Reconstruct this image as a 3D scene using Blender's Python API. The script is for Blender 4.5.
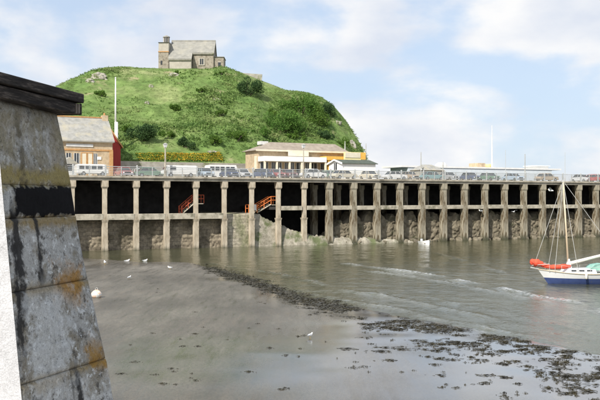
import bpy, bmesh, math, random
import numpy as np
from mathutils import Vector, Matrix, noise as mn

# ------------------------------------------------------------------ camera, sky, sun, exposure
scn = bpy.context.scene
for o in list(bpy.data.objects): bpy.data.objects.remove(o)
F = 833.333; EYE = 6.6; HOR = 198.0
cam_d = bpy.data.cameras.new('camera'); cam = bpy.data.objects.new('camera', cam_d)
scn.collection.objects.link(cam)
cam.location = (0, 0, EYE); cam.rotation_euler = (math.radians(90), 0, 0)
cam_d.lens = 50; cam_d.sensor_width = 36; cam_d.shift_y = -2.0/600
cam_d.clip_start = 0.1; cam_d.clip_end = 9000
scn.camera = cam

SUN_AZ = math.radians(209); SUN_EL = math.radians(40)      # azimuth clockwise from +Y
sd = Vector((math.sin(SUN_AZ)*math.cos(SUN_EL), math.cos(SUN_AZ)*math.cos(SUN_EL), math.sin(SUN_EL)))
sun_d = bpy.data.lights.new('sun', 'SUN'); sun_d.energy = 4.2; sun_d.angle = math.radians(0.8)
sun_d.color = (1.0, 0.95, 0.87)
sun = bpy.data.objects.new('sun', sun_d); scn.collection.objects.link(sun)
sun.rotation_euler = (-sd).to_track_quat('-Z', 'Y').to_euler()
sun.location = (-40, -60, 80)

w = bpy.data.worlds.new('World'); scn.world = w; w.use_nodes = True
nt = w.node_tree; N = nt.nodes; L = nt.links
for n in list(N): N.remove(n)
out = N.new('ShaderNodeOutputWorld'); bg = N.new('ShaderNodeBackground'); bg.inputs[1].default_value = 0.13
sky = N.new('ShaderNodeTexSky'); sky.sky_type = 'NISHITA'; sky.sun_disc = False
sky.sun_elevation = SUN_EL; sky.sun_rotation = SUN_AZ; sky.dust_density = 0.6; sky.ozone_density = 1.4; sky.air_density = 1.0
tc = N.new('ShaderNodeTexCoord'); sp = N.new('ShaderNodeSeparateXYZ'); L.new(tc.outputs['Generated'], sp.inputs[0])
mx = N.new('ShaderNodeMath'); mx.operation = 'MAXIMUM'; mx.inputs[1].default_value = 0.0; L.new(sp.outputs[2], mx.inputs[0])
ad = N.new('ShaderNodeMath'); ad.operation = 'ADD'; ad.inputs[1].default_value = 0.22; L.new(mx.outputs[0], ad.inputs[0])
dx = N.new('ShaderNodeMath'); dx.operation = 'DIVIDE'; L.new(sp.outputs[0], dx.inputs[0]); L.new(ad.outputs[0], dx.inputs[1])
dy = N.new('ShaderNodeMath'); dy.operation = 'DIVIDE'; L.new(sp.outputs[1], dy.inputs[0]); L.new(ad.outputs[0], dy.inputs[1])
cb = N.new('ShaderNodeCombineXYZ'); L.new(dx.outputs[0], cb.inputs[0]); L.new(dy.outputs[0], cb.inputs[1])
mz = N.new('ShaderNodeMath'); mz.operation = 'MULTIPLY'; mz.inputs[1].default_value = 2.0; L.new(sp.outputs[2], mz.inputs[0])
L.new(sp.outputs[0], cb.inputs[0]); L.new(sp.outputs[1], cb.inputs[1]); L.new(mz.outputs[0], cb.inputs[2])
n1 = N.new('ShaderNodeTexNoise'); n1.inputs['Scale'].default_value = 5.2; n1.inputs['Detail'].default_value = 9
n1.inputs['Roughness'].default_value = 0.50; n1.inputs['Distortion'].default_value = 0.1
L.new(cb.outputs[0], n1.inputs['Vector'])
r1 = N.new('ShaderNodeValToRGB'); r1.color_ramp.elements[0].position = 0.40; r1.color_ramp.elements[1].position = 0.55
r1.color_ramp.elements[0].color = (0.10, 0.10, 0.10, 1); r1.color_ramp.elements[1].color = (0.95, 0.95, 0.95, 1)
r1.color_ramp.interpolation = 'EASE'
L.new(n1.outputs[0], r1.inputs[0])
n2 = N.new('ShaderNodeTexNoise'); n2.inputs['Scale'].default_value = 7.0; n2.inputs['Detail'].default_value = 5
L.new(cb.outputs[0], n2.inputs['Vector'])
r2 = N.new('ShaderNodeValToRGB')
r2.color_ramp.elements[0].position = 0.35; r2.color_ramp.elements[0].color = (4.3, 4.6, 5.2, 1)
r2.color_ramp.elements[1].position = 0.62; r2.color_ramp.elements[1].color = (5.9, 5.85, 5.8, 1)
L.new(n2.outputs[0], r2.inputs[0])
mxc = N.new('ShaderNodeMix'); mxc.data_type = 'RGBA'
# thin pale-blue maritime veil over the clear sky, the same all round the horizon
hz_m = N.new('ShaderNodeMapRange'); hz_m.inputs['From Min'].default_value = 0.0; hz_m.inputs['From Max'].default_value = 0.6
hz_m.inputs['To Min'].default_value = 0.85; hz_m.inputs['To Max'].default_value = 0.45; L.new(mx.outputs[0], hz_m.inputs['Value'])
veil = N.new('ShaderNodeMix'); veil.data_type = 'RGBA'; veil.inputs[7].default_value = (3.35, 4.05, 5.1, 1)
L.new(hz_m.outputs[0], veil.inputs[0]); L.new(sky.outputs[0], veil.inputs[6])
L.new(r1.outputs[0], mxc.inputs[0]); L.new(veil.outputs[2], mxc.inputs[6]); L.new(r2.outputs[0], mxc.inputs[7])
L.new(mxc.outputs[2], bg.inputs[0]); L.new(bg.outputs[0], out.inputs[0])

vs = scn.view_settings; vs.view_transform = 'Standard'; vs.look = 'None'; vs.exposure = 0.40; vs.gamma = 1; vs.use_curve_mapping = False
scn.render.engine = 'CYCLES'
scn.render.resolution_x = 1024; scn.render.resolution_y = 683

# ------------------------------------------------------------------ helpers
COL = scn.collection
R = random.Random(7)
def P(px, py, Y): return Vector(((px-300)/F*Y, Y, EYE+(HOR-py)/F*Y))
def G(px, py):                      # point on the water / mud level
    Y = EYE*F/(py-HOR); return Vector(((px-300)/F*Y, Y, 0))
A = math.radians(27); UX = Vector((math.cos(A), math.sin(A), 0)); VX = Vector((-math.sin(A), math.cos(A), 0))
O = Vector((-27.95, 102.2, 0))
def W(u, v, z=0): return O + UX*u + VX*v + Vector((0, 0, z))
def u_of(px, v):
    r = (px-300)/F
    return (r*(O.y+v*VX.y)-(O.x+v*VX.x))/(UX.x-r*UX.y)
def z_of(px, py, v):
    return EYE+(HOR-py)*W(u_of(px, v), v).y/F
DECK = 9.4

class MB:
    def __init__(s): s.v = []; s.f = []
    def add(s, vs, fs):
        b = len(s.v); s.v += [tuple(p) for p in vs]; s.f += [tuple(b+i for i in f) for f in fs]; return s
    def box(s, x0, x1, y0, y1, z0, z1, M=None):
        p = [Vector(q) for q in ((x0,y0,z0),(x1,y0,z0),(x1,y1,z0),(x0,y1,z0),(x0,y0,z1),(x1,y0,z1),(x1,y1,z1),(x0,y1,z1))]
        if M is not None: p = [M @ q for q in p]
        return s.add(p, ((3,2,1,0),(4,5,6,7),(0,1,5,4),(1,2,6,5),(2,3,7,6),(3,0,4,7)))
    def frus(s, r0, r1, z0, z1):        # rectangles (x0,x1,y0,y1) bottom and top
        a, b, c, d = r0; e, f, g, h = r1
        return s.add(((a,c,z0),(b,c,z0),(b,d,z0),(a,d,z0),(e,g,z1),(f,g,z1),(f,h,z1),(e,h,z1)),
                     ((3,2,1,0),(4,5,6,7),(0,1,5,4),(1,2,6,5),(2,3,7,6),(3,0,4,7)))
    def tube(s, pts, rad, n=6, cap=True):
        pts = [Vector(p) for p in pts]; rs = rad if isinstance(rad, (list, tuple)) else [rad]*len(pts)
        b = len(s.v)
        for i, p in enumerate(pts):
            t = (pts[min(i+1, len(pts)-1)]-pts[max(i-1, 0)]).normalized()
            q = Vector((0,0,1)) if abs(t.z) < .9 else Vector((1,0,0))
            a = t.cross(q).normalized(); c = t.cross(a)
            for k in range(n):
                an = 2*math.pi*k/n; s.v.append(tuple(p+a*(rs[i]*math.cos(an))+c*(rs[i]*math.sin(an))))
        for i in range(len(pts)-1):
            for k in range(n):
                k2 = (k+1) % n; s.f.append((b+i*n+k, b+i*n+k2, b+(i+1)*n+k2, b+(i+1)*n+k))
        if cap:
            s.f.append(tuple(b+k for k in reversed(range(n)))); s.f.append(tuple(b+(len(pts)-1)*n+k for k in range(n)))
        return s
    def prism(s, prof, y0, y1):         # profile in x,z extruded along y
        n = len(prof); b = len(s.v)
        s.v += [(x, y0, z) for x, z in prof]+[(x, y1, z) for x, z in prof]
        for i in range(n): j = (i+1) % n; s.f.append((b+i, b+j, b+n+j, b+n+i))
        s.f.append(tuple(b+i for i in reversed(range(n)))); s.f.append(tuple(b+n+i for i in range(n)))
        return s
    def mesh(s, name, mat=None, smooth=False):
        me = bpy.data.meshes.new(name); me.from_pydata(s.v, [], s.f); me.update()
        bm = bmesh.new(); bm.from_mesh(me); bmesh.ops.recalc_face_normals(bm, faces=bm.faces); bm.to_mesh(me); bm.free()
        if mat: me.materials.append(mat)
        if smooth:
            me.polygons.foreach_set('use_smooth', [True]*len(me.polygons))
        return me
    def build(s, name, mat, parent=None, smooth=False, bevel=0, loc=None):
        o = bpy.data.objects.new(name, s.mesh(name, mat, smooth)); COL.objects.link(o)
        if parent is not None: o.parent = parent
        if loc is not None: o.location = loc
        if bevel:
            m = o.modifiers.new('bevel', 'BEVEL'); m.width = bevel; m.segments = 2; m.limit_method = 'ANGLE'
        return o
def tag(o, label=None, cat=None, group=None, kind=None):
    if label: o['label'] = label
    if cat: o['category'] = cat
    if group: o['group'] = group
    if kind: o['kind'] = kind
    return o
def empty(name, loc=(0,0,0), rz=0, label=None, cat=None, group=None):
    o = bpy.data.objects.new(name, None); COL.objects.link(o); o.location = loc; o.rotation_euler = (0,0,rz)
    o.empty_display_size = 0.2
    return tag(o, label, cat, group)
def inst(name, me, parent, loc=(0,0,0), rz=0):
    o = bpy.data.objects.new(name, me); COL.objects.link(o); o.parent = parent; o.location = loc; o.rotation_euler = (0,0,rz); return o
def copy_tree(o, parent=None):
    c = o.copy(); COL.objects.link(c); c.parent = parent
    for ch in list(o.children): copy_tree(ch, c)
    return c
def grid_mesh(name, X, Y, Z, mat, smooth=True):
    ny, nx = X.shape
    me = bpy.data.meshes.new(name)
    co = np.stack([X, Y, Z], -1).reshape(-1, 3).astype(np.float32)
    idx = np.arange(ny*nx).reshape(ny, nx)
    q = np.stack([idx[:-1,:-1], idx[:-1,1:], idx[1:,1:], idx[1:,:-1]], -1).reshape(-1, 4)
    me.vertices.add(len(co)); me.vertices.foreach_set('co', co.ravel())
    me.loops.add(q.size); me.loops.foreach_set('vertex_index', q.ravel().astype(np.int32))
    me.polygons.add(len(q)); me.polygons.foreach_set('loop_start', (np.arange(len(q))*4).astype(np.int32))
    me.polygons.foreach_set('use_smooth', np.full(len(q), smooth)); me.update(calc_edges=True); me.validate()
    me.materials.append(mat)
    o = bpy.data.objects.new(name, me); COL.objects.link(o); return o
def quads_mesh(name, V4, mat):          # V4: (n,4,3) loose quads
    n = len(V4); me = bpy.data.meshes.new(name)
    me.vertices.add(n*4); me.vertices.foreach_set('co', np.asarray(V4, np.float32).ravel())
    me.loops.add(n*4); me.loops.foreach_set('vertex_index', np.arange(n*4, dtype=np.int32))
    me.polygons.add(n); me.polygons.foreach_set('loop_start', (np.arange(n)*4).astype(np.int32)); me.update(calc_edges=True)
    me.materials.append(mat); return me

# ------------------------------------------------------------------ materials
def nodes(name):
    m = bpy.data.materials.new(name); m.use_nodes = True
    t = m.node_tree; b = t.nodes['Principled BSDF']; return m, t, b
def nz(t, scale, detail=6, rough=.55, stretch=None, coord='Object', w=0, rz=0):
    tc = t.nodes.new('ShaderNodeTexCoord'); mp = t.nodes.new('ShaderNodeMapping')
    mp.inputs['Scale'].default_value = stretch or (1,1,1); mp.inputs['Location'].default_value = (w*3.1, w*1.7, w*2.3); mp.inputs['Rotation'].default_value = (0,0,rz); mp.vector_type = 'TEXTURE' if False else 'POINT'
    t.links.new(tc.outputs[coord], mp.inputs[0])
    n = t.nodes.new('ShaderNodeTexNoise'); n.inputs['Scale'].default_value = scale; n.inputs['Detail'].default_value = detail
    n.inputs['Roughness'].default_value = rough; t.links.new(mp.outputs[0], n.inputs['Vector']); return n
def ramp(t, src, stops):
    r = t.nodes.new('ShaderNodeValToRGB'); e = r.color_ramp.elements
    while len(e) < len(stops): e.new(.5)
    for el, (p, c) in zip(e, stops):
        el.position = p; el.color = (c[0], c[1], c[2], 1) if isinstance(c, (tuple, list)) else (c, c, c, 1)
    t.links.new(src, r.inputs[0]); return r
def mixc(t, fac, a, b, mode='MIX'):
    m = t.nodes.new('ShaderNodeMix'); m.data_type = 'RGBA'; m.blend_type = mode
    for s, i in ((fac, 0), (a, 6), (b, 7)):
        if isinstance(s, (int, float)): m.inputs[i].default_value = s
        elif isinstance(s, (tuple, list)): m.inputs[i].default_value = (*s[:3], 1)
        else: t.links.new(s, m.inputs[i])
    return m.outputs[2]
def bump(t, b, src, strength=.3, dist=.02, prev=None):
    n = t.nodes.new('ShaderNodeBump'); n.inputs['Strength'].default_value = strength; n.inputs['Distance'].default_value = dist
    t.links.new(src, n.inputs['Height'])
    if prev is not None: t.links.new(prev, n.inputs['Normal'])
    t.links.new(n.outputs[0], b.inputs['Normal']); return n.outputs[0]
def mixed(name, c1, c2, scale=3, rough=.85, bs=.3, bd=.02, stretch=None, c3=None, s3=1, th=(.5,.62), detail=6, metal=0, spec=None, bscale=None):
    m, t, b = nodes(name)
    n = nz(t, scale, detail, .6, stretch); r = ramp(t, n.outputs[0], [(.32, c1), (.68, c2)]); c = r.outputs[0]
    if c3 is not None:
        n3 = nz(t, s3, 5, .6, stretch, w=2); r3 = ramp(t, n3.outputs[0], [(th[0], 0), (th[1], 1)]); c = mixc(t, r3.outputs[0], c, c3)
    t.links.new(c, b.inputs['Base Color']); b.inputs['Roughness'].default_value = rough; b.inputs['Metallic'].default_value = metal
    if spec is not None: b.inputs['Specular IOR Level'].default_value = spec
    if bs:
        nb = nz(t, bscale or scale*4, 5, .6, stretch, w=1); bump(t, b, nb.outputs[0], bs, bd)
    return m
M = {}
M['col_warm'] = mixed('column_concrete', (.33,.27,.19), (.58,.51,.40), 2.2, .9, .3, .03, (1,1,.35), (.16,.14,.09), 1.6, (.55,.7))
M['col_grey'] = mixed('weathered_column', (.20,.175,.125), (.44,.395,.30), 2.0, .9, .5, .05, (1,1,.3), (.12,.09,.05), 1.8, (.50,.62))
M['fascia'] = mixed('deck_concrete', (.30,.27,.21), (.50,.45,.37), 1.2, .9, .3, .02, None, (.19,.17,.13), .6, (.52,.7))
M['beam'] = mixed('beam_concrete', (.30,.27,.21), (.55,.50,.40), 1.6, .9, .3, .02, None, (.16,.15,.10), .9, (.52,.68))
M['shade_dark_stone'] = mixed('shade_dark_wall', (.025,.022,.02), (.06,.055,.05), 1.2, .9, .4, .05)  # near-black colour puts the deep shade under the deck into the surface
M['slate'] = mixed('slate_roof', (.24,.24,.22), (.38,.37,.34), 1.8, .8, .3, .02, None, (.42,.38,.28), .7, (.5,.75))
M['slate_chapel'] = mixed('chapel_slate', (.22,.215,.19), (.31,.30,.265), 1.2, .85, .3, .03, None, (.36,.34,.28), .5, (.5,.75))
M['roof_brown'] = mixed('pavilion_roof', (.24,.20,.16), (.36,.31,.25), 1.0, .9, .2, .02)
M['tan'] = mixed('tan_brick', (.42,.32,.20), (.58,.46,.31), 2.5, .9, .3, .02, None, (.34,.26,.17), .7, (.5,.7))
M['tan_trim'] = mixed('orange_brick_trim', (.42,.22,.08), (.55,.32,.14), 4, .9, .2, .01)
M['cream'] = mixed('cream_render', (.62,.56,.42), (.74,.68,.54), 1.5, .85, .1, .01)
M['white'] = mixed('white_paint', (.74,.73,.70), (.84,.83,.80), 1.5, .6, .05, .01)
M['white_dull'] = mixed('dull_white_paint', (.52,.52,.50), (.66,.66,.64), 2, .7, .1, .01)
M['orange_fascia'] = mixed('orange_yellow_board', (.72,.38,.06), (.80,.48,.10), 2, .6, .05, .01)
M['yellow_board'] = mixed('pale_yellow_board', (.78,.66,.30), (.82,.74,.42), 2, .6, .05, .01)
M['dark_opening'] = mixed('shaded_doorway', (.03,.028,.025), (.06,.05,.045), 2, .7, 0)
M['green_roof'] = mixed('dark_green_roof', (.05,.065,.05), (.10,.12,.09), 2, .8, .2, .02)
M['red_wood'] = mixed('red_painted_boards', (.28,.02,.018), (.38,.035,.025), 2, .7, .3, .02, (6,6,.3))
M['orange'] = mixed('orange_rail_paint', (.62,.15,.03), (.74,.22,.05), 4, .6, .1, .005)
M['red_rail'] = mixed('rusty_red_rail', (.42,.07,.03), (.55,.12,.05), 4, .7, .2, .005)
M['rail'] = mixed('grey_rail_paint', (.36,.38,.38), (.50,.51,.50), 3, .6, .2, .005, None, (.35,.25,.16), 2, (.6,.72))
M['lamp_metal'] = mixed('lamp_post_paint', (.30,.30,.28), (.45,.44,.40), 3, .6, .1, .005)
M['chapel_stone'] = mixed('chapel_stone', (.24,.21,.165), (.37,.33,.265), 1.4, .95, .5, .06, None, (.20,.17,.13), 2.2, (.5,.62))
M['chapel_pale'] = mixed('limewashed_stone', (.36,.33,.275), (.47,.435,.37), 1.4, .95, .4, .05)
M['rock'] = mixed('hill_rock', (.24,.22,.18), (.46,.43,.37), .8, .95, .6, .15, None, (.14,.16,.07), .9, (.52,.62))
M['wall_grey'] = mixed('grey_retaining_wall', (.28,.26,.22), (.42,.40,.34), 1.2, .95, .4, .04, None, (.18,.19,.10), .5, (.55,.68))
M['glass'] = mixed('dark_glass', (.03,.035,.04), (.05,.055,.06), 2, .12, 0)
M['tyre'] = mixed('tyre_rubber', (.02,.02,.02), (.035,.035,.035), 5, .85, 0)
M['chrome'] = mixed('bumper_chrome', (.55,.55,.55), (.65,.65,.65), 5, .25, 0, metal=1)
M['lamp_glass'] = mixed('headlamp_glass', (.65,.66,.66), (.75,.75,.74), 5, .15, 0)
M['blue_hull'] = mixed('blue_antifouling', (.04,.065,.19), (.06,.095,.25), 2, .6, .2, .01, None, (.10,.11,.12), 3, (.6,.75))
M['gloss_white'] = mixed('gelcoat_white', (.76,.76,.75), (.84,.84,.83), 1, .3, 0, 0, None, (.58,.56,.50), 2.5, (.62,.8))
M['red_sail'] = mixed('red_sailcloth', (.66,.06,.03), (.78,.12,.06), 3, .8, .6, .05)
M['teal'] = mixed('teal_tarpaulin', (.20,.42,.36), (.32,.54,.46), 3, .8, .4, .04)
M['spar'] = mixed('varnished_spar', (.58,.46,.30), (.70,.58,.42), 3, .5, .1, .005, (1,1,.2))
M['boom'] = mixed('white_sail_boom', (.68,.64,.56), (.78,.75,.68), 3, .6, .1, .01)
M['wire'] = mixed('rigging_wire', (.42,.42,.40), (.50,.50,.48), 3, .4, 0)
M['gull'] = mixed('gull_white', (.75,.75,.74), (.84,.84,.83), 9, .8, 0)
M['gull_grey'] = mixed('gull_grey', (.38,.40,.43), (.46,.48,.50), 9, .8, 0)
M['beak'] = mixed('gull_beak', (.70,.42,.05), (.78,.50,.08), 9, .6, 0)
M['buoy'] = mixed('faded_buoy', (.70,.45,.30), (.80,.60,.45), 5, .6, .2, .01, None, (.8,.77,.7), 3, (.5,.6))
M['bark'] = mixed('bark', (.07,.055,.04), (.13,.10,.075), 5, .95, .4, .03)
M['buff'] = mixed('buff_funnel', (.68,.50,.22), (.76,.58,.28), 2, .6, 0)
M['ship_grey'] = mixed('ship_shade_grey', (.58,.63,.66), (.68,.72,.74), 1, .6, 0)

def leafmat(name, c1, c2, c3, scale=.35):
    m, t, b = nodes(name)
    n = nz(t, scale, 4, .6); n2 = nz(t, scale*7, 3, .6, w=3)
    r = ramp(t, n.outputs[0], [(.30, c1), (.5, c2), (.70, c3)])
    r2 = ramp(t, n2.outputs[0], [(.3, .75), (.7, 1.25)])
    c = mixc(t, 1.0, r.outputs[0], r2.outputs[0], 'MULTIPLY')
    t.links.new(c, b.inputs['Base Color']); b.inputs['Roughness'].default_value = .75; b.inputs['Specular IOR Level'].default_value = .2
    tr = t.nodes.new('ShaderNodeBsdfTranslucent'); t.links.new(c, tr.inputs[0])
    ms = t.nodes.new('ShaderNodeMixShader'); ms.inputs[0].default_value = .38
    t.links.new(b.outputs[0], ms.inputs[1]); t.links.new(tr.outputs[0], ms.inputs[2])
    t.links.new(ms.outputs[0], t.nodes['Material Output'].inputs[0]); return m
M['scrub'] = leafmat('hill_scrub', (.105,.19,.05), (.17,.26,.072), (.28,.33,.13), .16)
M['bush'] = leafmat('bush_leaves', (.075,.15,.028), (.12,.215,.038), (.17,.27,.05), .6)
M['bush_dark'] = leafmat('dark_bush_leaves', (.038,.082,.030), (.056,.11,.038), (.085,.145,.048), .8)
M['bush_mid'] = leafmat('blue_green_leaves', (.07,.155,.03), (.11,.22,.042), (.16,.28,.06), .8)
M['flowers'] = leafmat('yellow_flowers', (.55,.30,.03), (.66,.47,.05), (.70,.58,.10), 1.0)
M['weed'] = mixed('bladder_wrack', (.014,.013,.008), (.06,.05,.022), 2.5, .35, .5, .02)

# ------------------------------------------------------------------ shoreline, mud and water
SH = [(-400,252),(-50,255),(80,258),(140,262),(190,263),(244,276),(300,295),(375,312),(440,325),(510,338),(600,358),(760,400),(1200,520)]
SHx = np.array([p[0] for p in SH], float); SHy = np.array([p[1] for p in SH], float)
def shore_d(X, Y):                 # metres from the water's edge along the ground, + on the mud
    Yc = np.maximum(Y, 3.0); px = 300+F*X/Yc
    return EYE*F/(np.interp(px, SHx, SHy)-HOR)-Y
def vnoise(X, Y, s, seed):
    def h(i, j): 
        q = np.sin(i*127.1+j*311.7+seed*74.7)*43758.5453; return q-np.floor(q)
    x = X/s; y = Y/s; i = np.floor(x); j = np.floor(y); fx = x-i; fy = y-j
    fx = fx*fx*(3-2*fx); fy = fy*fy*(3-2*fy)
    return (h(i,j)*(1-fx)+h(i+1,j)*fx)*(1-fy)+(h(i,j+1)*(1-fx)+h(i+1,j+1)*fx)*fy-.5
def fbm(X, Y, s, seed, o=4):
    r = 0; a = 1
    for k in range(o): r = r+a*vnoise(X, Y, s/2**k, seed+k); a *= .5
    return r
def axis(lo, hi, step, outs_lo, outs_hi): return np.array(sorted(set(list(outs_lo)+list(np.arange(lo, hi, step))+list(outs_hi))))

def mud_mat():
    m, t, b = nodes('wet_mud')
    n = nz(t, .20, 8, .62, (1,.40,1), rz=-.35); n2 = nz(t, 1.2, 8, .66, (2.2,.28,1), w=2, rz=-.35); n3 = nz(t, .10, 4, .55, (1.2,.4,1), w=5, rz=-.35); n6 = nz(t, 9, 7, .75, (1.3,.6,1), w=8, rz=-.35)
    at = t.nodes.new('ShaderNodeAttribute'); at.attribute_name = 'wet'
    r = ramp(t, n.outputs[0], [(.3, (.062,.054,.040)), (.5, (.122,.108,.084)), (.7, (.205,.185,.150))])
    c = mixc(t, 1.0, r.outputs[0], ramp(t, n2.outputs[0], [(.32, .72), (.68, 1.18)]).outputs[0], 'MULTIPLY')
    c = mixc(t, 1.0, c, ramp(t, n6.outputs[0], [(.3, .6), (.7, 1.3)]).outputs[0], 'MULTIPLY')
    c = mixc(t, 1, c, ramp(t, nz(t, 45, 5, .8, (1,.7,1), w=10, rz=-.35).outputs[0], [(.3,.7),(.7,1.3)]).outputs[0], 'MULTIPLY')
    wd = ramp(t, at.outputs['Fac'], [(0,1.0),(1,.5)]); c = mixc(t, 1, c, wd.outputs[0], 'MULTIPLY')
    t.links.new(c, b.inputs['Base Color'])
    rr = ramp(t, n3.outputs[0], [(.35, .42), (.65, .62)])
    rr = mixc(t, 1, rr.outputs[0], ramp(t, n2.outputs[0], [(.35, .55), (.65, 1.3)]).outputs[0], 'MULTIPLY')
    rr = mixc(t, at.outputs['Fac'], rr, (.10,.10,.10))
    t.links.new(rr, b.inputs['Roughness'])
    cw = ramp(t, n3.outputs[0], [(.38,.12),(.5,.0)]); t.links.new(mixc(t, at.outputs['Fac'], cw.outputs[0], (1,1,1)), b.inputs['Coat Weight'])
    b.inputs['Coat Roughness'].default_value = .16; b.inputs['Coat IOR'].default_value = 1.4
    n4 = nz(t, 2.6, 6, .65, (1.2,.5,1), w=4); nb = bump(t, b, n4.outputs[0], .14, .04)
    n5 = nz(t, 16, 4, .6, (1.3,.6,1), w=6); bump(t, b, n5.outputs[0], .20, .012, nb)
    return m
xs = axis(-40, 40, .5, [-400,-200,-120,-80,-60,-50], [45,50,60,80,120,200,400]); ys = axis(20, 118, .5, [-60,-20,0,10], [125,135,150,180,220,300])
X, Y = np.meshgrid(xs, ys); d = shore_d(X, Y)
h = np.where(d > 0, .42*(1-np.exp(-d/26)), .05*d) + fbm(X, Y, 9, 3)*.09 + fbm(X, Y, 2.0, 8)*.025
h = np.maximum(h, -1.6) - np.clip((np.abs(X)-60)/40, 0, 1)*1.5
mud = tag(grid_mesh('mud_flat', X, Y, h, mud_mat()), kind='structure')
wa = mud.data.attributes.new('wet', 'FLOAT', 'POINT')
wa.data.foreach_set('value', np.clip(np.clip(1.1-h/.17,0,1)*np.clip((X+14)/10,0.15,1)+np.clip((X+4)/10,0,.85)*np.clip((52-Y)/12,0,1)+fbm(X, Y, 6, 17)*.7, 0, 1).ravel().astype(np.float32))

def water_mat():
    m, t, b = nodes('harbour_water')
    n = nz(t, .08, 3, .5); r = ramp(t, n.outputs[0], [(.35, (.052,.055,.026)), (.65, (.074,.076,.040))])
    at = t.nodes.new('ShaderNodeAttribute'); at.attribute_name = 'foam_glint'; nf = nz(t, 3.5, 6, .7, w=9)  # wake foam and sky glint, painted as pale streaks in the water colour
    fm = mixc(t, 1, at.outputs['Fac'], ramp(t, nf.outputs[0], [(.42,0),(.6,1)]).outputs[0], 'MULTIPLY')
    t.links.new(mixc(t, fm, r.outputs[0], (.62,.64,.66)), b.inputs['Base Color']); b.inputs['Roughness'].default_value = .05; b.inputs['IOR'].default_value = 1.33
    n1 = nz(t, 1.1, 5, .6, (1,.55,1)); nb = bump(t, b, n1.outputs[0], .8, .11)
    n2 = nz(t, 5, 4, .6, (1,.6,1), w=3); bump(t, b, n2.outputs[0], .8, .035, nb)
    return m
xs = axis(-32, 62, .3, [-3000,-1000,-400,-200,-100,-60,-45], [70,80,100,200,400,1000,3000])
ys = axis(30, 148, .3, [-300,-60,0,15,22], [155,165,180,210,260,400,800,2000,6000])
X, Y = np.meshgrid(xs, ys); d = -shore_d(X, Y)
h = fbm(X, Y*1.6, 3, 21, 4)*.05
dd = d+fbm(X, Y, 12, 5, 2)*1.6
h += np.where(d > 0, np.sin(dd*2*np.pi/1.9)*.016*np.exp(-np.clip(d,0,99)/14)*np.clip((vnoise(X,Y,14,9)+.35)*1.6,0,1)*np.clip((X+16)/14,0,1), 0)
FO = np.zeros(X.shape)
def seg_wake(h, pts, amp, wd, foam_glint=0):
    global FO
    q = [G(*p) for p in pts]
    best = np.full(X.shape, 1e9); sgn = np.zeros(X.shape); tt = np.zeros(X.shape); acc = 0
    for a, b2 in zip(q[:-1], q[1:]):
        ex, ey = b2.x-a.x, b2.y-a.y; l = math.hypot(ex, ey)
        t = np.clip(((X-a.x)*ex+(Y-a.y)*ey)/l/l, 0, 1)
        sx, sy = X-(a.x+t*ex), Y-(a.y+t*ey); di = np.hypot(sx, sy)
        s = np.where(ex*(Y-a.y)-ey*(X-a.x) > 0, di, -di)
        mk = di < best; best = np.where(mk, di, best); sgn = np.where(mk, s, sgn); tt = np.where(mk, acc+t*l, tt); acc += l
    sgn = sgn+fbm(X, Y, 3.5, 77, 3)*.8; f = np.clip(np.minimum(tt, acc-tt)/4, 0, 1)*np.clip(.6+1.6*vnoise(X, Y, 3.0, 4),0,2)
    FO = np.maximum(FO, foam_glint*f*np.exp(-(sgn/(wd*.45))**2))
    return h + amp*f*np.exp(-(sgn/wd)**2)*np.cos(sgn/wd*2.2)
h = seg_wake(h, [(330,262),(400,271),(485,284),(600,310),(700,335)], .16, .9, .8)
h = seg_wake(h, [(360,270),(440,281),(520,296),(640,322)], .10, .8, .35)
h = seg_wake(h, [(425,250),(470,262),(520,277),(560,290)], .08, .8, .2)
h = seg_wake(h, [(205,262),(260,271),(330,285),(420,305)], .09, .7, .3)
h = np.where((np.abs(X-15) > 50)|(Y > 147)|(Y < 31), 0, h)
h = seg_wake(h, [(300,291),(380,306),(450,320),(540,338),(640,362)], .08, .6, .25)
h = seg_wake(h, [(330,287),(420,303),(520,325),(640,350)], .08, .6, .15)
h = seg_wake(h, [(420,296),(500,311),(600,335),(660,350)], .07, .6, .1)
wtr = tag(grid_mesh('harbour_water', X, Y, h, water_mat()), kind='structure')
fa = wtr.data.attributes.new('foam_glint', 'FLOAT', 'POINT'); fa.data.foreach_set('value', np.clip(FO, 0, 1).ravel().astype(np.float32))

# ------------------------------------------------------------------ quay ground behind the pier and near quay
def ground_mat():
    return mixed('quay_asphalt', (.07,.068,.064), (.12,.115,.108), .8, .9, .3, .01)
# land mass starts behind the pier's dark back wall
land = MB(); p = [W(-60,11.4), W(49,11.4), W(49,30), W(42,60), W(-60,95)]
land.add([Vector((q.x,q.y,-2)) for q in p]+[Vector((q.x,q.y,DECK-.02)) for q in p], [(5,6,7,8,9)]+[(i,(i+1)%5,(i+1)%5+5,i+5) for i in range(5)])
tag(land.build('quay_ground', ground_mat()), kind='structure')
nq = MB(); nq.box(-14, 9, -8, 6.0, -1.5, 5.0)
tag(nq.build('near_quay', mixed('near_quay_stone', (.22,.20,.17), (.36,.33,.28), 2, .9, .4, .02), bevel=.05), kind='structure')

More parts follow.
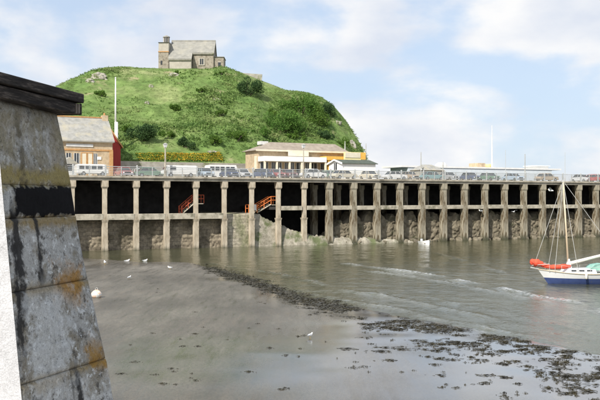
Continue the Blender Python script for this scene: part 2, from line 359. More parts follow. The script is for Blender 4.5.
# ------------------------------------------------------------------ the pier
def masonry_mat(name, c1, c2, mortar, bw, bh, stain=(.10,.10,.06), bs=.6):
    m, t, b = nodes(name)
    tc = t.nodes.new('ShaderNodeTexCoord'); sp = t.nodes.new('ShaderNodeSeparateXYZ'); t.links.new(tc.outputs['Object'], sp.inputs[0])
    cb = t.nodes.new('ShaderNodeCombineXYZ'); t.links.new(sp.outputs[0], cb.inputs[0]); t.links.new(sp.outputs[2], cb.inputs[1])
    nd = nz(t, .8, 3, .5); 
    vm = t.nodes.new('ShaderNodeVectorMath'); vm.operation = 'MULTIPLY_ADD'; vm.inputs[1].default_value = (.25,.25,0)
    t.links.new(nd.outputs['Color'], vm.inputs[0]); t.links.new(cb.outputs[0], vm.inputs[2])
    br = t.nodes.new('ShaderNodeTexBrick'); br.inputs['Scale'].default_value = 1; br.inputs['Brick Width'].default_value = bw
    br.inputs['Row Height'].default_value = bh; br.inputs['Mortar Size'].default_value = .03; br.inputs['Mortar Smooth'].default_value = .4
    br.inputs['Color1'].default_value = (*c1,1); br.inputs['Color2'].default_value = (*c2,1); br.inputs['Mortar'].default_value = (*mortar,1)
    t.links.new(vm.outputs[0], br.inputs[0])
    n = nz(t, .5, 6, .6); r = ramp(t, n.outputs[0], [(.46,0),(.62,1)])
    n2 = nz(t, 3, 5, .6, w=3); r2 = ramp(t, n2.outputs[0], [(.3,.6),(.7,1.3)])
    c = mixc(t, r.outputs[0], br.outputs[0], stain); c = mixc(t, 1, c, r2.outputs[0], 'MULTIPLY')
    t.links.new(c, b.inputs['Base Color']); b.inputs['Roughness'].default_value = .92
    inv = t.nodes.new('ShaderNodeMath'); inv.operation = 'SUBTRACT'; inv.inputs[0].default_value = 1; t.links.new(br.outputs['Fac'], inv.inputs[1])
    nb = bump(t, b, inv.outputs[0], bs, .06); bump(t, b, n2.outputs[0], .5, .06, nb); return m
M['quay_masonry'] = masonry_mat('quay_masonry', (.36,.32,.24), (.46,.41,.32), (.30,.265,.20), 1.0, .42, (.22,.22,.13))
M['inner_masonry'] = masonry_mat('inner_masonry', (.24,.20,.145), (.34,.29,.21), (.20,.165,.12), 1.1, .5, (.13,.11,.075))

def tide(m, top=1.1, colr=(.035,.04,.018)):
    t = m.node_tree; b = t.nodes['Principled BSDF']; src = b.inputs['Base Color'].links[0].from_socket
    tc = t.nodes.new('ShaderNodeTexCoord'); sp = t.nodes.new('ShaderNodeSeparateXYZ'); t.links.new(tc.outputs['Object'], sp.inputs[0])
    n = nz(t, 1.4, 5, .65, coord='Generated', w=6); n.inputs['Scale'].default_value = 9
    a = t.nodes.new('ShaderNodeMath'); a.operation = 'MULTIPLY_ADD'; a.inputs[1].default_value = 1.6; t.links.new(n.outputs[0], a.inputs[0]); t.links.new(sp.outputs[2], a.inputs[2])
    r = ramp(t, a.outputs[0], [(0,0),(1,1)]); mr = t.nodes.new('ShaderNodeMapRange'); t.links.new(a.outputs[0], mr.inputs['Value'])
    mr.inputs['From Min'].default_value = top+.3; mr.inputs['From Max'].default_value = top+1.0; mr.inputs['To Min'].default_value = .85; mr.inputs['To Max'].default_value = 0
    t.links.new(mixc(t, mr.outputs[0], src, colr), b.inputs['Base Color'])
tide(M['col_warm'], .35); tide(M['col_grey'], .7); 
pier = empty('harbour_pier', (O.x,O.y,0), A, 'long concrete harbour pier on rows of columns below the green hill', 'pier')
KL, KR = -4, 27
def col_mesh(wu, wl, cap, zb, name, mat, seed):
    m = MB(); h = wu/2; l = wl/2; c = cap/2
    m.frus((-l,l,-l,l), (-l*.96,l*.96,-l*.96,l*.96), -1.4, zb-.35)
    m.frus((-l*.96,l*.96,-l*.96,l*.96), (-c,c,-c,c), zb-.35, zb)
    m.frus((-h,h,-h,h), (-h,h,-h,h), zb+.002, 7.75)
    m.frus((-h,h,-h,h), (-c,c,-c,c), 7.75, 8.0); m.box(-c,c,-c,c,8.002,8.78)
    return m.mesh(name, mat)
cm_l = col_mesh(.52, .66, .80, 3.84, 'column', M['col_warm'], 1)
cm_r = col_mesh(.74, .86, .92, 4.9, 'column', M['col_grey'], 2)
for k in range(KL, KR+1):
    o = inst('column', cm_l if k <= 8 else cm_r, pier, (4*k, 0, 0), R.uniform(-.02,.02))
b = MB(); b.box(4*KL-2, 4*KR+2, -.62, 11.5, 9.12, DECK); b.build('deck_slab', M['fascia'], pier, bevel=.03)
b = MB(); b.box(4*KL-2, 4*KR+2, 11.5, 20, 8.7, DECK-.003); b.build('deck_slab', M['fascia'], pier)
b = MB(); b.box(4*KL-2, 4*KR+2, -.42, .5, 8.782, 9.118); b.build('edge_beam', M['fascia'], pier, bevel=.02)
for k in range(KL, KR+1):
    b = MB(); b.box(4*k-.25, 4*k+.25, .5, 11.4, 8.5, 9.118); b.build('cross_beam', M['shade_dark_stone'], pier)
for k in range(KL, KR):         # lower walings bay by bay
    if k in (5, 6): continue
    wd = .26 if k < 5 else .37
    z0, z1 = (3.842, 4.6) if k < 5 else (4.902, 5.5)
    dz = R.uniform(-.03,.03)
    b = MB(); b.box(4*k+wd+.003, 4*k+4-wd-.003, -.30, .35, z0+dz, z1+dz); b.build('waling_beam', M['beam'], pier, bevel=.03)
b = MB(); b.box(4*KL-2, 20, .36, 11.3, 4.1, 4.5); b.build('lower_landing', M['shade_dark_stone'], pier)
b = MB(); b.box(27, 4*KR+2, .36, 11.3, 5.0, 5.4); b.build('lower_landing', M['shade_dark_stone'], pier)
b = MB(); b.box(4*KL-2, 4*KR+2, 11.0, 11.35, -2, 8.9); b.build('back_wall', M['shade_dark_stone'], pier)
b = MB(); b.box(4*KR+1.5, 4*KR+2, .6, 11, -2, 8.78); b.build('end_wall', M['shade_dark_stone'], pier)
for k in range(5, KR+1):        # inner row of columns in the gloom
    inst('inner_column', cm_r, pier, (4*k, 4.6, 0)) if k > 8 else None
# left inner masonry wall between the legs, uneven
def rough_wall(name, u0, u1, v, z0, ztop, mat, du=.25, amp=.18, parent=None, cell=1.0, top_amp=.4, seed=1):
    us = np.arange(u0, u1+.01, du); ss = np.linspace(0, 1, int(30*max(1,.2/du)))
    Xg = np.zeros((len(ss), len(us))); Yg = Xg.copy(); Zg = Xg.copy()
    for i, u in enumerate(us):
        tz = ztop(u)+top_amp*mn.noise(Vector((u*.7, seed, 3)))+.3*top_amp*mn.noise(Vector((u*2.3, seed, 9)))
        for j, s in enumerate(ss):
            z = z0+(tz-z0)*s
            vd = mn.voronoi(Vector((u/cell, z/cell*1.3, seed*2.3)))[0]
            v2 = mn.voronoi(Vector((u/cell*2.3, z/cell*2.6, seed*4.1)))[0]
            hgt = min((vd[1]-vd[0])*2.2, .7)+.45*min((v2[1]-v2[0])*2.2, .7)
            q = v-amp*hgt-amp*.6*mn.noise(Vector((u*.5, z*.6, seed)))-amp*.35*mn.noise(Vector((u*2.5, z*3, seed)))+s*s*.25
            if j == len(ss)-1: q += 2.5
            Xg[j,i] = u; Yg[j,i] = q; Zg[j,i] = z
    o = grid_mesh(name, Xg, Yg, Zg, mat, True)
    if parent: o.parent = parent
    return o
rough_wall('inner_wall', -18, 20.2, 1.1, -1.2, lambda u: 3.9, M['inner_masonry'], .15, .16, pier, .8, .05, 4)
# quay masonry block with the sloping rubble end
blk = empty('masonry_quay_block', (O.x,O.y,0), A, 'pale masonry quay block between pier columns ending in a rubble slope', 'wall')
rough_wall('block_face', 19.75, 25.2, .42, -1.2, lambda u: 4.62, M['quay_masonry'], .25, .05, blk, .6, .03, 6)
b = MB(); b.box(19.75, 25, 2.5, 11, 4.0, 4.6); b.build('block_top', M['quay_masonry'], blk)
def slope_h(u):
    return np.interp(u, [24.5,25.3,27.0,29.0,31.5,34,38,42,46,49,54], [4.6,4.35,3.6,2.7,1.8,1.25,1.0,.8,.6,.35,-.3])
us = np.arange(24.4, 54, .2); vs_ = np.arange(-2.2, 6.5, .2); U, V = np.meshgrid(us, vs_)
Hs = slope_h(U)
edge = np.interp(U, [24.4,27,32,54], [.25,-.1,-1.0,-1.3])
fall = np.clip((V-edge)/np.interp(U,[24.4,29,54],[.25,1.2,1.2]), 0, 1); fall = fall*fall*(3-2*fall)
Z = -1.0+(Hs+1.0)*fall
for i in range(U.shape[0]):
    for j in range(U.shape[1]):
        vd = mn.voronoi(Vector((U[i,j]/.8, V[i,j]/.8, 3.3)))[0]; Z[i,j] += (min((vd[1]-vd[0])*1.2,.8)-.4)*.45*fall[i,j]+.15*mn.noise(Vector((U[i,j]*1.5,V[i,j]*1.5,1)))
M['rubble'] = mixed('rubble_stone', (.22,.20,.15), (.46,.42,.34), 1.6, .95, .8, .1, None, (.13,.15,.07), .5, (.50,.62))
M['rockface'] = mixed('tidal_rock', (.12,.10,.068), (.27,.235,.17), 1.3, .95, .8, .1, None, (.09,.085,.05), .7, (.52,.66))
rs = grid_mesh('rubble_slope', U, V, Z, M['rubble'], True); rs.parent = blk
# rock face under the right half
rf = rough_wall('rock_face', 36.5, 4*KR+2, .95, -1.2, lambda u: np.interp(u, [36.5,38.5,41,110],[1.2,3.2,4.1,4.2]), M['rockface'], .12, .26, None, 1.2, 1.7, 11)
rf.location = (O.x,O.y,0); rf.rotation_euler = (0,0,A); tag(rf, kind='structure')
# boulders at the foot of the rock face
def boulder_mesh(seed, n=2):
    bm = bmesh.new(); bmesh.ops.create_icosphere(bm, subdivisions=n, radius=1)
    for v in bm.verts:
        v.co *= 1+.35*mn.noise(v.co*1.3+Vector((seed*7,0,0))); v.co.z *= .75
    me = bpy.data.meshes.new('boulder'); bm.to_mesh(me); bm.free(); me.materials.append(M['rockface']); return me
bms = [boulder_mesh(i) for i in range(5)]
fr = Random = random.Random(3)
bld = empty('boulder_row', (O.x,O.y,0), A)
i = 0
tmp = []
u = 38.0
while u < 109:
    s = fr.uniform(.28,.62)
    tmp.append((u, fr.uniform(-.1,.35), s)); u += s*fr.uniform(1.5,3.2)
bpy.data.objects.remove(bld)
for u, v, s in tmp:
    if abs((u+2) % 4-2) < .35: v = .8
    o = bpy.data.objects.new('boulder', fr.choice(bms)); COL.objects.link(o); o.parent = rf; o.location = (u, v, .05); o.scale = (s*1.2,s,s)
    o.rotation_euler = (fr.uniform(0,.5),fr.uniform(0,.5),fr.uniform(0,6))

# railing
rail = empty('pier_railing', (O.x,O.y,DECK), A, 'pale grey tubular railing along the seaward edge of the pier deck', 'railing')
pm = MB(); pm.box(-.05,.05,-.05,.05,0,1.14); pme = pm.mesh('post', M['rail'])
pm = MB(); pm.box(-.085,.085,-.08,.08,0,1.28); pm.frus((-.085,.085,-.08,.08),(-.03,.03,-.03,.03),1.282,1.36); ppm = pm.mesh('post', M['rail'])
for k in range(KL*2, KR*2+1):
    inst('post', ppm if k % 2 == 0 else pme, rail, (2*k, -.48, 0))
for z in (.14, .33, .52, .71, .90, 1.12):
    b = MB(); b.tube([(4*KL, -.48, z), (4*KR, -.48, z)], .036 if z < 1 else .05, 6); b.build('rail_bar', M['rail'], rail)

# stairs with orange handrails
def stair(name, label, u0, u1, z0, z1, v, mat, land=1.3, lead=1.2, sign=False):
    r = empty(name, W(u0, v, z0), A, label, 'staircase')
    n = 6; run = u1-u0; rise = z1-z0
    for i in range(n):
        b = MB(); b.box(run*i/n, run*(i+1)/n+.03, 0, 1.0, rise*(i+1)/n-.06, rise*(i+1)/n); b.build('tread', M['beam'], r)
    for y in (0, 1.0):
        b = MB(); b.tube([(0,y,-.05),(run,y,rise-.05)], .09, 4); b.build('stringer', M['beam'], r)
    for y in (-.03, 1.03):
        for hh in (.55, 1.05):
            b = MB(); b.tube([(-lead,y,hh),(0,y,hh),(run,y,rise+hh),(run+land,y,rise+hh)], .055, 6); b.build('handrail', mat, r)
        for x, z in ((-lead,0),(0,0),(run/2,rise/2),(run,rise),(run+land,rise)):
            b = MB(); b.tube([(x,y,z-.05),(x,y,z+1.08)], .055, 6); b.build('handrail_post', mat, r)
    b = MB(); b.box(run, run+land, 0, 1.0, rise-.16, rise-.061); b.build('landing', M['beam'], r)
    if sign:
        b = MB(); b.box(-lead+.1, -.15, -.14, -.10, .3, 1.1); b.build('notice_board', M['white'], r)
    return r
v = .75; u0 = u_of(257, v); u1 = u_of(271, v)
stair('quay_stair', 'short stair with bright orange handrails above the masonry quay block', u0, u1, 4.62, 5.75, v, M['orange'], .8, 1.25, True)
v = 1.5; u0 = u_of(182, v); u1 = u_of(194.5, v)
stair('pier_stair', 'dim rusty red railed stair inside the shaded left pier bays', u0, u1, 4.5, 5.95, v, M['red_rail'], 1.3, .1)

# ------------------------------------------------------------------ hill
HP = [(-120,165),(-60,150),(-20,136),(20,122),(45,107),(60,96),(70,88),(80,81),(92,74),(104,69),(120,67),(150,68.5),(225,70),(240,73),(262,81),(285,90.5),(308,93.5),(322,98),(333,106),(344,119),(352,131),(358,143),(363,156),(367,170)]
YR = 180.0
HPx = np.array([(p[0]-300)/F*YR for p in HP]); HPz = np.array([EYE+(HOR-p[1])/F*YR for p in HP])
def front_y(x): return 102.2+24.9*VX.y+(x-(O.x+24.9*VX.x))*math.tan(A)
def hill_z(x, y):
    x = np.asarray(x, float); y = np.asarray(y, float)
    Rz = np.interp(x, HPx, HPz); fy = front_y(x)
    base = np.interp(x, [-70,-8,6,12], [12.3,12.3,9.9,9.2])
    t = np.clip((y-fy)/(YR-1-fy), -.3, 1)
    s = np.where(t < 0, t*.2, t+.06*np.sin(t*np.pi)+.03*np.sin(t*np.pi*3))
    hgt = base+(np.maximum(Rz,base)-base)*s
    back = np.clip((y-194)/40, 0, 1); hgt = hgt*(1-back)+(-3)*back
    env = np.clip(t*5, 0, 1)*np.clip((1-t)*7, .12, 1)
    hgt = hgt+env*(fbm(x, y, 16, 31)*2.4+fbm(x, y, 4.5, 41)*1.0)
    return hgt
xs = np.arange(-95, 15.6, .7); ts = np.concatenate([np.linspace(0, 1, 90), 1+np.linspace(.02,1,24)])
X, T = np.meshgrid(xs, ts); FY = front_y(X)
Y = np.where(T <= 1, FY+(YR-FY)*T, YR+(T-1)*58)
Z = hill_z(X, Y)
def hill_mat():
    m, t, b = nodes('hill_grass')
    n = nz(t, .10, 6, .6); n2 = nz(t, .7, 7, .65, w=2); n3 = nz(t, .22, 5, .6, w=6)
    r = ramp(t, n.outputs[0], [(.3,(.095,.165,.045)),(.5,(.15,.22,.068)),(.7,(.26,.29,.13))])
    r2 = ramp(t, n2.outputs[0], [(.3,.6),(.7,1.3)]); c = mixc(t, 1, r.outputs[0], r2.outputs[0], 'MULTIPLY')
    r3 = ramp(t, n3.outputs[0], [(.62,0),(.72,1)]); c = mixc(t, r3.outputs[0], c, (.33,.29,.17))
    t.links.new(c, b.inputs['Base Color']); b.inputs['Roughness'].default_value = .95; b.inputs['Specular IOR Level'].default_value = .1
    bump(t, b, n2.outputs[0], .8, .4); return m
tag(grid_mesh('hill', X, Y, Z, hill_mat()), kind='structure')

# hillside scrub: thousands of leaf tufts
rng = np.random.default_rng(5)
def tufts(cx, cy, cz, size, per, rng, up=.42, jitter=.9):
    n = len(cx); k = n*per
    c = np.repeat(np.stack([cx,cy,cz],-1), per, 0); s = np.repeat(size, per)
    off = rng.normal(0, 1, (k,3))*np.array([.55,.55,.35])*s[:,None]*jitter; off[:,2] = np.abs(off[:,2])*up*1.6
    c = c+off
    a = rng.normal(0,1,(k,3)); a /= np.linalg.norm(a,axis=1)[:,None]
    bb = rng.normal(0,1,(k,3)); bb -= a*(a*bb).sum(1)[:,None]; bb /= np.linalg.norm(bb,axis=1)[:,None]
    l = (s*rng.uniform(.22,.42,k))[:,None]; wv = l*rng.uniform(.35,.6,k)[:,None]
    return np.stack([c-a*l, c+bb*wv, c+a*l, c-bb*wv], 1)
def scatter_hill(n, rng, dens):
    x = rng.uniform(-78, 14, n*4); t = rng.uniform(.0, 1.02, n*4)
    y = front_y(x)+(YR+3-front_y(x))*t
    keep = rng.uniform(0,1,n*4) < dens(x, y, t); x = x[keep][:n]; y = y[keep][:n]
    return x, y
def dens(x, y, t):
    q = np.clip(fbm(x, y, 10, 61)*1.5+.55, .08, 1)
    ok = (np.interp(x, HPx, HPz) > 10.5)
    px = 300+F*x/y
    bed = (px > 136)&(px < 224)&(t < .09)
    chap = (px > 155)&(px < 226)&(y > 178.5)
    return q*ok*(~bed)*(~chap)
x, y = scatter_hill(24000, rng, dens); z = hill_z(x, y)
sz = .85*np.clip(.35+fbm(x, y, 8, 71)*1.0+rng.uniform(0,.35,len(x)), .18, 1.1)
sz *= np.clip((YR+4-y)/12, .45, 1)
q = tufts(x, y, z, sz, 7, rng)
o = bpy.data.objects.new('hillside_scrub', quads_mesh('hillside_scrub', q, M['scrub'])); COL.objects.link(o)
tag(o, 'rough grass and bramble scrub covering the green hillside', 'scrub', kind='stuff')

# individual bushes: (px, py of centre, width px, height px, material, label)
def hill_hit(px, py):
    r = Vector(((px-300)/F, 1, (HOR-py)/F)); 
    yy = np.arange(112, 200, .25); zz = EYE+r.z*yy; hz = hill_z(r.x*yy, yy)
    ok = (zz <= hz)&(yy >= front_y(r.x*yy)); i = np.argmax(ok)
    if not ok.any(): i = int(np.argmin(np.abs(yy-178)))
    return Vector((r.x*yy[i], yy[i], float(hz[i])))
def bush(px, py, wpx, hpx, mat, label, seed, name='bush'):
    base = hill_hit(px, py+hpx*.42); s = base.y/F; rx = wpx*s/2; rz = hpx*s/2
    r = empty(name, base, 0, label, 'bush', 'bushes on the hillside')
    g2 = np.random.default_rng(seed)
    nb = max(5, int(wpx/2.2)); cs = []
    for i in range(nb):
        th = g2.uniform(0, 2*math.pi); rr = math.sqrt(g2.uniform(0,1))*.72
        ph = g2.uniform(.1, .75)
        cs.append((rx*rr*math.cos(th), rx*.8*rr*math.sin(th), rz*2*ph*(1-.45*rr), g2.uniform(.26,.46)*min(rx, rz*1.2)))
    qs = []
    for (bx, by, bz, br) in cs:
        n = int(150+90*br*br); dd = g2.normal(0,1,(n,3)); dd /= np.linalg.norm(dd,axis=1)[:,None]
        c = np.array([bx,by,bz])+dd*br*g2.uniform(.65,1.12,n)[:,None]
        a = g2.normal(0,1,(n,3))+dd*.3; a /= np.linalg.norm(a,axis=1)[:,None]
        b2 = np.cross(a, g2.normal(0,1,(n,3))); b2 /= np.linalg.norm(b2,axis=1)[:,None]
        l = g2.uniform(.10,.24,n)[:,None]*(.6+.25*br); 
        qs.append(np.stack([c-a*l, c+b2*l*.5, c+a*l, c-b2*l*.5],1))
    f = bpy.data.objects.new('foliage', quads_mesh('foliage', np.concatenate(qs), mat)); COL.objects.link(f); f.parent = r
    m = MB()
    for i in range(4):
        bx, by, bz, br = cs[i % len(cs)]; m.tube([(bx*.1,by*.1,-.4),(bx*.5,by*.5,bz*.45),(bx,by,bz)], [.09,.06,.03], 5)
    m.build('stem', M['bark'], r)
BU = [(249,86,32,22,'bush_dark','dark rounded evergreen bush on the skyline right of the chapel'),
 (300,104,50,24,'bush_mid','broad bushy tree crowning the right shoulder of the hill'),
 (287,120,54,26,'bush_mid','wide leafy green thicket low on the right shoulder'),
 (318,116,36,24,'bush','rounded bright green bush right of the wide thicket'),
 (273,111,14,10,'bush','small bush left of the shoulder thicket'),
 (331,109,26,20,'bush_dark','dark bush hugging the right skyline of the hill'),
 (143,132,44,20,'bush_dark','dark bramble mound on the lower left slope by the white flagpole'),
 (127,128,16,10,'bush','leafy bush directly right of the white flagpole'),
 (186,143,24,14,'bush_dark','small dark bush just above the flower bed'),
 (177,107,16,9,'bush','low bush in the middle of the hillside below the chapel'),
 (166,134,22,10,'bush','spreading bush between bramble mound and flower bed'),
 (212,140,30,11,'bush','long low hedge-like bush left of the pavilion roof'),
 (236,136,28,14,'bush','tall bush behind the pavilion roof left end'),
 (262,131,24,10,'bush_mid','bush behind the pavilion roof centre'),
 (295,135,28,9,'bush','low scrubby bush above the pavilion ridge'),
 (325,134,22,12,'bush_dark','dark bush on the slope above the yellow sign board'),
 (343,141,16,13,'bush','bush on the steep right foot of the hill'),
 (200,90,14,6,'bush','small bush under the chapel right wing'),
 (178,72,8,4,'bush','tiny bush against the chapel front wall'),
 (220,73,12,5,'bush','small bush at the chapel right annex corner'),
 (100,92,16,9,'bush','bush below the pale rock outcrop on the left skyline'),
 (222,113,18,8,'bush','bush midway down the slope below the dark evergreen')]
for i, b_ in enumerate(BU): bush(b_[0], b_[1], b_[2], b_[3], M[b_[4]], b_[5], 100+i)

# rock outcrops on the hill
def outcrop(px, py, wpx, hpx, label, seed):
    p = hill_hit(px, py); s = p.y/F
    bm = bmesh.new(); bmesh.ops.create_icosphere(bm, subdivisions=4, radius=1)
    for v_ in bm.verts:
        vd = mn.voronoi(v_.co*1.6+Vector((seed,0,0)))[0]
        v_.co *= .8+.4*min(vd[1]-vd[0],.8)+.3*mn.noise(v_.co*1.5+Vector((seed*3,0,0)))
        v_.co = Vector((v_.co.x*wpx*s*.55, v_.co.y*wpx*s*.4, v_.co.z*hpx*s*.6))
    me = bpy.data.meshes.new('rock_outcrop'); bm.to_mesh(me); bm.free(); me.materials.append(M['rock'])
    o = bpy.data.objects.new('rock_outcrop', me); COL.objects.link(o); o.location = p
    tag(o, label, 'rock', 'rock outcrops on the hill')
for a_ in [(99,78,17,10,'large pale rock outcrop on the left skyline of the hill',1),(90,82,9,6,'small rock left of the large skyline outcrop',2),
 (174,76,11,6,'pale rock slab just below the chapel front',3),(151,87,5,4,'small pale rock on the slope left of the chapel',4),
 (216,100,9,4,'grey rock showing through grass below the chapel annex',5),(147,104,5,5,'small grey rock in the middle left slope',6),
 (352,146,8,9,'grey rock on the steep right foot of the hill',7),(338,124,7,5,'rock on the right shoulder edge',8),(212,153,10,3,'flat pale rock above the flower bed right end',9)]:
    outcrop(*a_)

# retaining wall and flower bed
rwall = MB(); u0 = u_of(112, 24.6); u1 = u_of(247, 24.6)
rwall.box(u0, u1, 24.3, 25.2, DECK-.1, 12.35); 
rw = rwall.build('retaining_wall', M['wall_grey'], loc=(O.x,O.y,0)); rw.rotation_euler = (0,0,A)
tag(rw, 'grey stone retaining wall below the yellow flower bed', 'wall')
n = 2600; uu = rng.uniform(u_of(138,26), u_of(222,26), n); vv = rng.uniform(25.4, 27.2, n)
fx = O.x+uu*UX.x+vv*VX.x; fy = O.y+uu*UX.y+vv*VX.y; fz = hill_z(fx, fy)+.05
kk = fbm(uu, vv, 3, 91)+rng.uniform(-.5,.5,n) > -.12
o = bpy.data.objects.new('flower_bed', quads_mesh('flower_bed', tufts(fx[kk],fy[kk],fz[kk], np.full(kk.sum(),.34), 5, rng), M['flowers'])); COL.objects.link(o)
tag(o, 'long bed of yellow and orange flowers at the foot of the hill', 'flower bed', kind='stuff')
o = bpy.data.objects.new('flower_bed_leaves', quads_mesh('flower_bed_leaves', tufts(fx,fy,fz-.1, np.full(n,.45), 4, rng), M['bush'])); COL.objects.link(o)
tag(o, 'green leaves among the yellow flowers at the hill foot', 'leaves', kind='stuff')

# ------------------------------------------------------------------ chapel
CY = 182.0; cs_ = CY/F
def cx(px): return (px-190)*cs_
def cz(py): return (70.5-py)*cs_
cb_ = P(190, 70.5, CY)
ch = empty('hilltop_chapel', cb_, 0, 'small grey stone chapel with slate roof and lantern on the hilltop', 'chapel')
def part(name, mat, parent, fn, bevel=0, smooth=False):
    m = MB(); fn(m); return m.build(name, mat, parent, smooth, bevel)
# ridge runs along x at y=+5
RY = 5.0; rz_ = cz(37.3)
def roofplane(m, x0, x1, ye, ze, th=.18):
    prof = [(0,0)]
    a = [(x0,ye,ze),(x1,ye,ze),(x1,RY,rz_),(x0,RY,rz_)]
    m.add(a+[(q[0],q[1],q[2]+th) for q in a], ((3,2,1,0),(4,5,6,7),(0,1,5,4),(1,2,6,5),(2,3,7,6),(3,0,4,7)))
sl = (rz_-cz(51.7))/3.3
part('wall', M['chapel_pale'], ch, lambda m: m.box(cx(169), cx(190.9), .35, 9, -5, cz(59.6)+.35))
part('wall', M['chapel_stone'], ch, lambda m: m.box(cx(191.5), cx(212.6), 1.9, 9, -5, cz(52.0)))
part('wall', M['chapel_stone'], ch, lambda m: m.prism([(0,cz(59.6)+.352),(9.8,cz(59.6)+.352),(RY,rz_-.05)], 0, 0) if False else m.add([(cx(212.3),2.0,cz(52)+.002),(cx(212.3),8.5,cz(52)+.002),(cx(212.3),RY,rz_-.05),(cx(211.5),2.0,cz(52)+.002),(cx(211.5),8.5,cz(52)+.002),(cx(211.5),RY,rz_-.05)], ((0,1,2),(5,4,3),(0,3,4,1),(1,4,5,2),(2,5,3,0))))
part('roof', M['slate_chapel'], ch, lambda m: roofplane(m, cx(168.2), cx(191.6), 0.0, cz(59.2)))
part('roof', M['slate_chapel'], ch, lambda m: roofplane(m, cx(191.61), cx(213.4), 1.55, cz(51.9)))
part('roof', M['slate_chapel'], ch, lambda m: roofplane(m, cx(168.2), cx(213.4), 9.4, cz(58)))
part('ridge_tile', M['slate_chapel'], ch, lambda m: m.box(cx(168.2), cx(213.4), RY-.2, RY+.2, rz_+.02, rz_+.3))
part('eaves_board', M['wall_grey'], ch, lambda m: m.box(cx(191.7), cx(213), 1.6, 1.88, cz(52.9), cz(52.0)))
part('eaves_board', M['wall_grey'], ch, lambda m: m.box(cx(168.6), cx(191.2), .05, .34, cz(60.1), cz(59.3)))
wi = part('window', M['glass'], ch, lambda m: m.box(cx(199), cx(202.4), 1.82, 1.895, cz(63), cz(57.4)))
part('window_surround', M['chapel_pale'], wi, lambda m: (m.box(cx(197.6), cx(198.9), 1.76, 1.897, cz(64), cz(56.4)), m.box(cx(202.5), cx(203.8), 1.76, 1.897, cz(64), cz(56.4)), m.box(cx(198.92), cx(202.48), 1.76, 1.897, cz(57.3), cz(56.4)), m.box(cx(198.92), cx(202.48), 1.76, 1.897, cz(64), cz(63.1))))
part('mullion', M['chapel_pale'], wi, lambda m: m.box(cx(200.5), cx(200.9), 1.78, 1.81, cz(63), cz(57.4)))
# tower block
part('tower_wall', M['chapel_stone'], ch, lambda m: m.box(cx(157.8), cx(168), .8, 5.6, -5, cz(51.4)))
part('tower_string_course', M['tan_trim'], ch, lambda m: m.box(cx(157.5), cx(168.1), .7, 5.7, cz(51.39), cz(50.5)))
part('tower_upper_wall', M['chapel_pale'], ch, lambda m: m.box(cx(157.9), cx(168), .85, 5.5, cz(50.49), cz(41.6)))
part('tower_roof', M['slate_chapel'], ch, lambda m: m.frus((cx(157.4),cx(168.3),.6,5.8),(cx(160.6),cx(168.3),2.4,4.4), cz(41.59), cz(40.2)))
part('tower_window', M['glass'], ch, lambda m: m.box(cx(160), cx(161.6), .76, .795, cz(64), cz(60)))
lan = part('lantern', M['glass'], ch, lambda m: m.tube([(cx(164),3.3,cz(40.15)),(cx(164),3.3,cz(34.6))], .55, 8))
for k in range(8):
    a = k*math.pi/4; part('lantern_post', M['chapel_pale'], lan, lambda m: m.box(cx(164)+.62*math.cos(a)-.07, cx(164)+.62*math.cos(a)+.07, 3.3+.62*math.sin(a)-.07, 3.3+.62*math.sin(a)+.07, cz(40.15), cz(34.6)))
part('lantern_roof', M['slate_chapel'], lan, lambda m: m.tube([(cx(164),3.3,cz(34.58)),(cx(164),3.3,cz(33.9)),(cx(164),3.3,cz(32.3))], [.82,.8,.12], 8))
# annex
part('annex_wall', M['chapel_stone'], ch, lambda m: m.box(cx(212.7), cx(222.6), 2.4, 7, -5, cz(55.2)))
part('annex_roof', M['slate_chapel'], ch, lambda m: m.frus((cx(212.65),cx(223.2),2.2,7.2),(cx(212.65),cx(222.6),3.6,5.8), cz(55.19), cz(53.6)))
part('annex_window', M['glass'], ch, lambda m: m.box(cx(217), cx(219.6), 2.33, 2.395, cz(64), cz(60.5)))
part('annex_window_surround', M['chapel_pale'], ch, lambda m: m.box(cx(216.3), cx(220.3), 2.36, 2.398, cz(60.45), cz(59.6)))
# chapel yard wall
yw = MB(); a = P(227, 76.5, 180); yw.box(0, 7.8, 0, .5, -2.5, 1.15)
yo = yw.build('yard_wall', M['wall_grey'], loc=P(226, 77, 181)); yo.rotation_euler = (0, math.radians(4), 0)
tag(yo, 'low stone yard wall right of the hilltop chapel', 'wall')

# ------------------------------------------------------------------ left harbour building (parallel to the pier)
vF = 17.4; uR = u_of(112.5, vF); lb = empty('slate_roofed_building', W(uR, vF, DECK), A, 'tan brick building with long grey slate roof beside the dark foreground pillar', 'building')
yW = W(uR, vF).y
def lz(py): return EYE+(HOR-py)*yW/F-DECK
def lu(px): return u_of(px, vF)-uR
ez = lz(143.3); rz2 = lz(118.5)*1.03-.1
part('wall', M['tan'], lb, lambda m: m.box(-14, 0, 0, 7, -.02, ez))
part('string_course', M['tan_trim'], lb, lambda m: m.box(-14.05, .06, -.08, 7.08, lz(151.5), lz(149.8)))
part('eaves_cornice', M['cream'], lb, lambda m: m.box(-14.1, .1, -.15, 7.1, ez+.002, ez+.28))
part('corner_pilaster', M['tan_trim'], lb, lambda m: m.box(-.45, .07, -.10, .5, 0, lz(151.6)))
def gable(m):
    m.add([(-.3,.1,ez+.28),(-.3,6.9,ez+.28),(-.3,3.5,rz2-.15),(0,.1,ez+.28),(0,6.9,ez+.28),(0,3.5,rz2-.15)], ((0,1,2),(5,4,3),(0,3,4,1),(1,4,5,2),(2,5,3,0)))
part('gable', M['tan'], lb, gable)
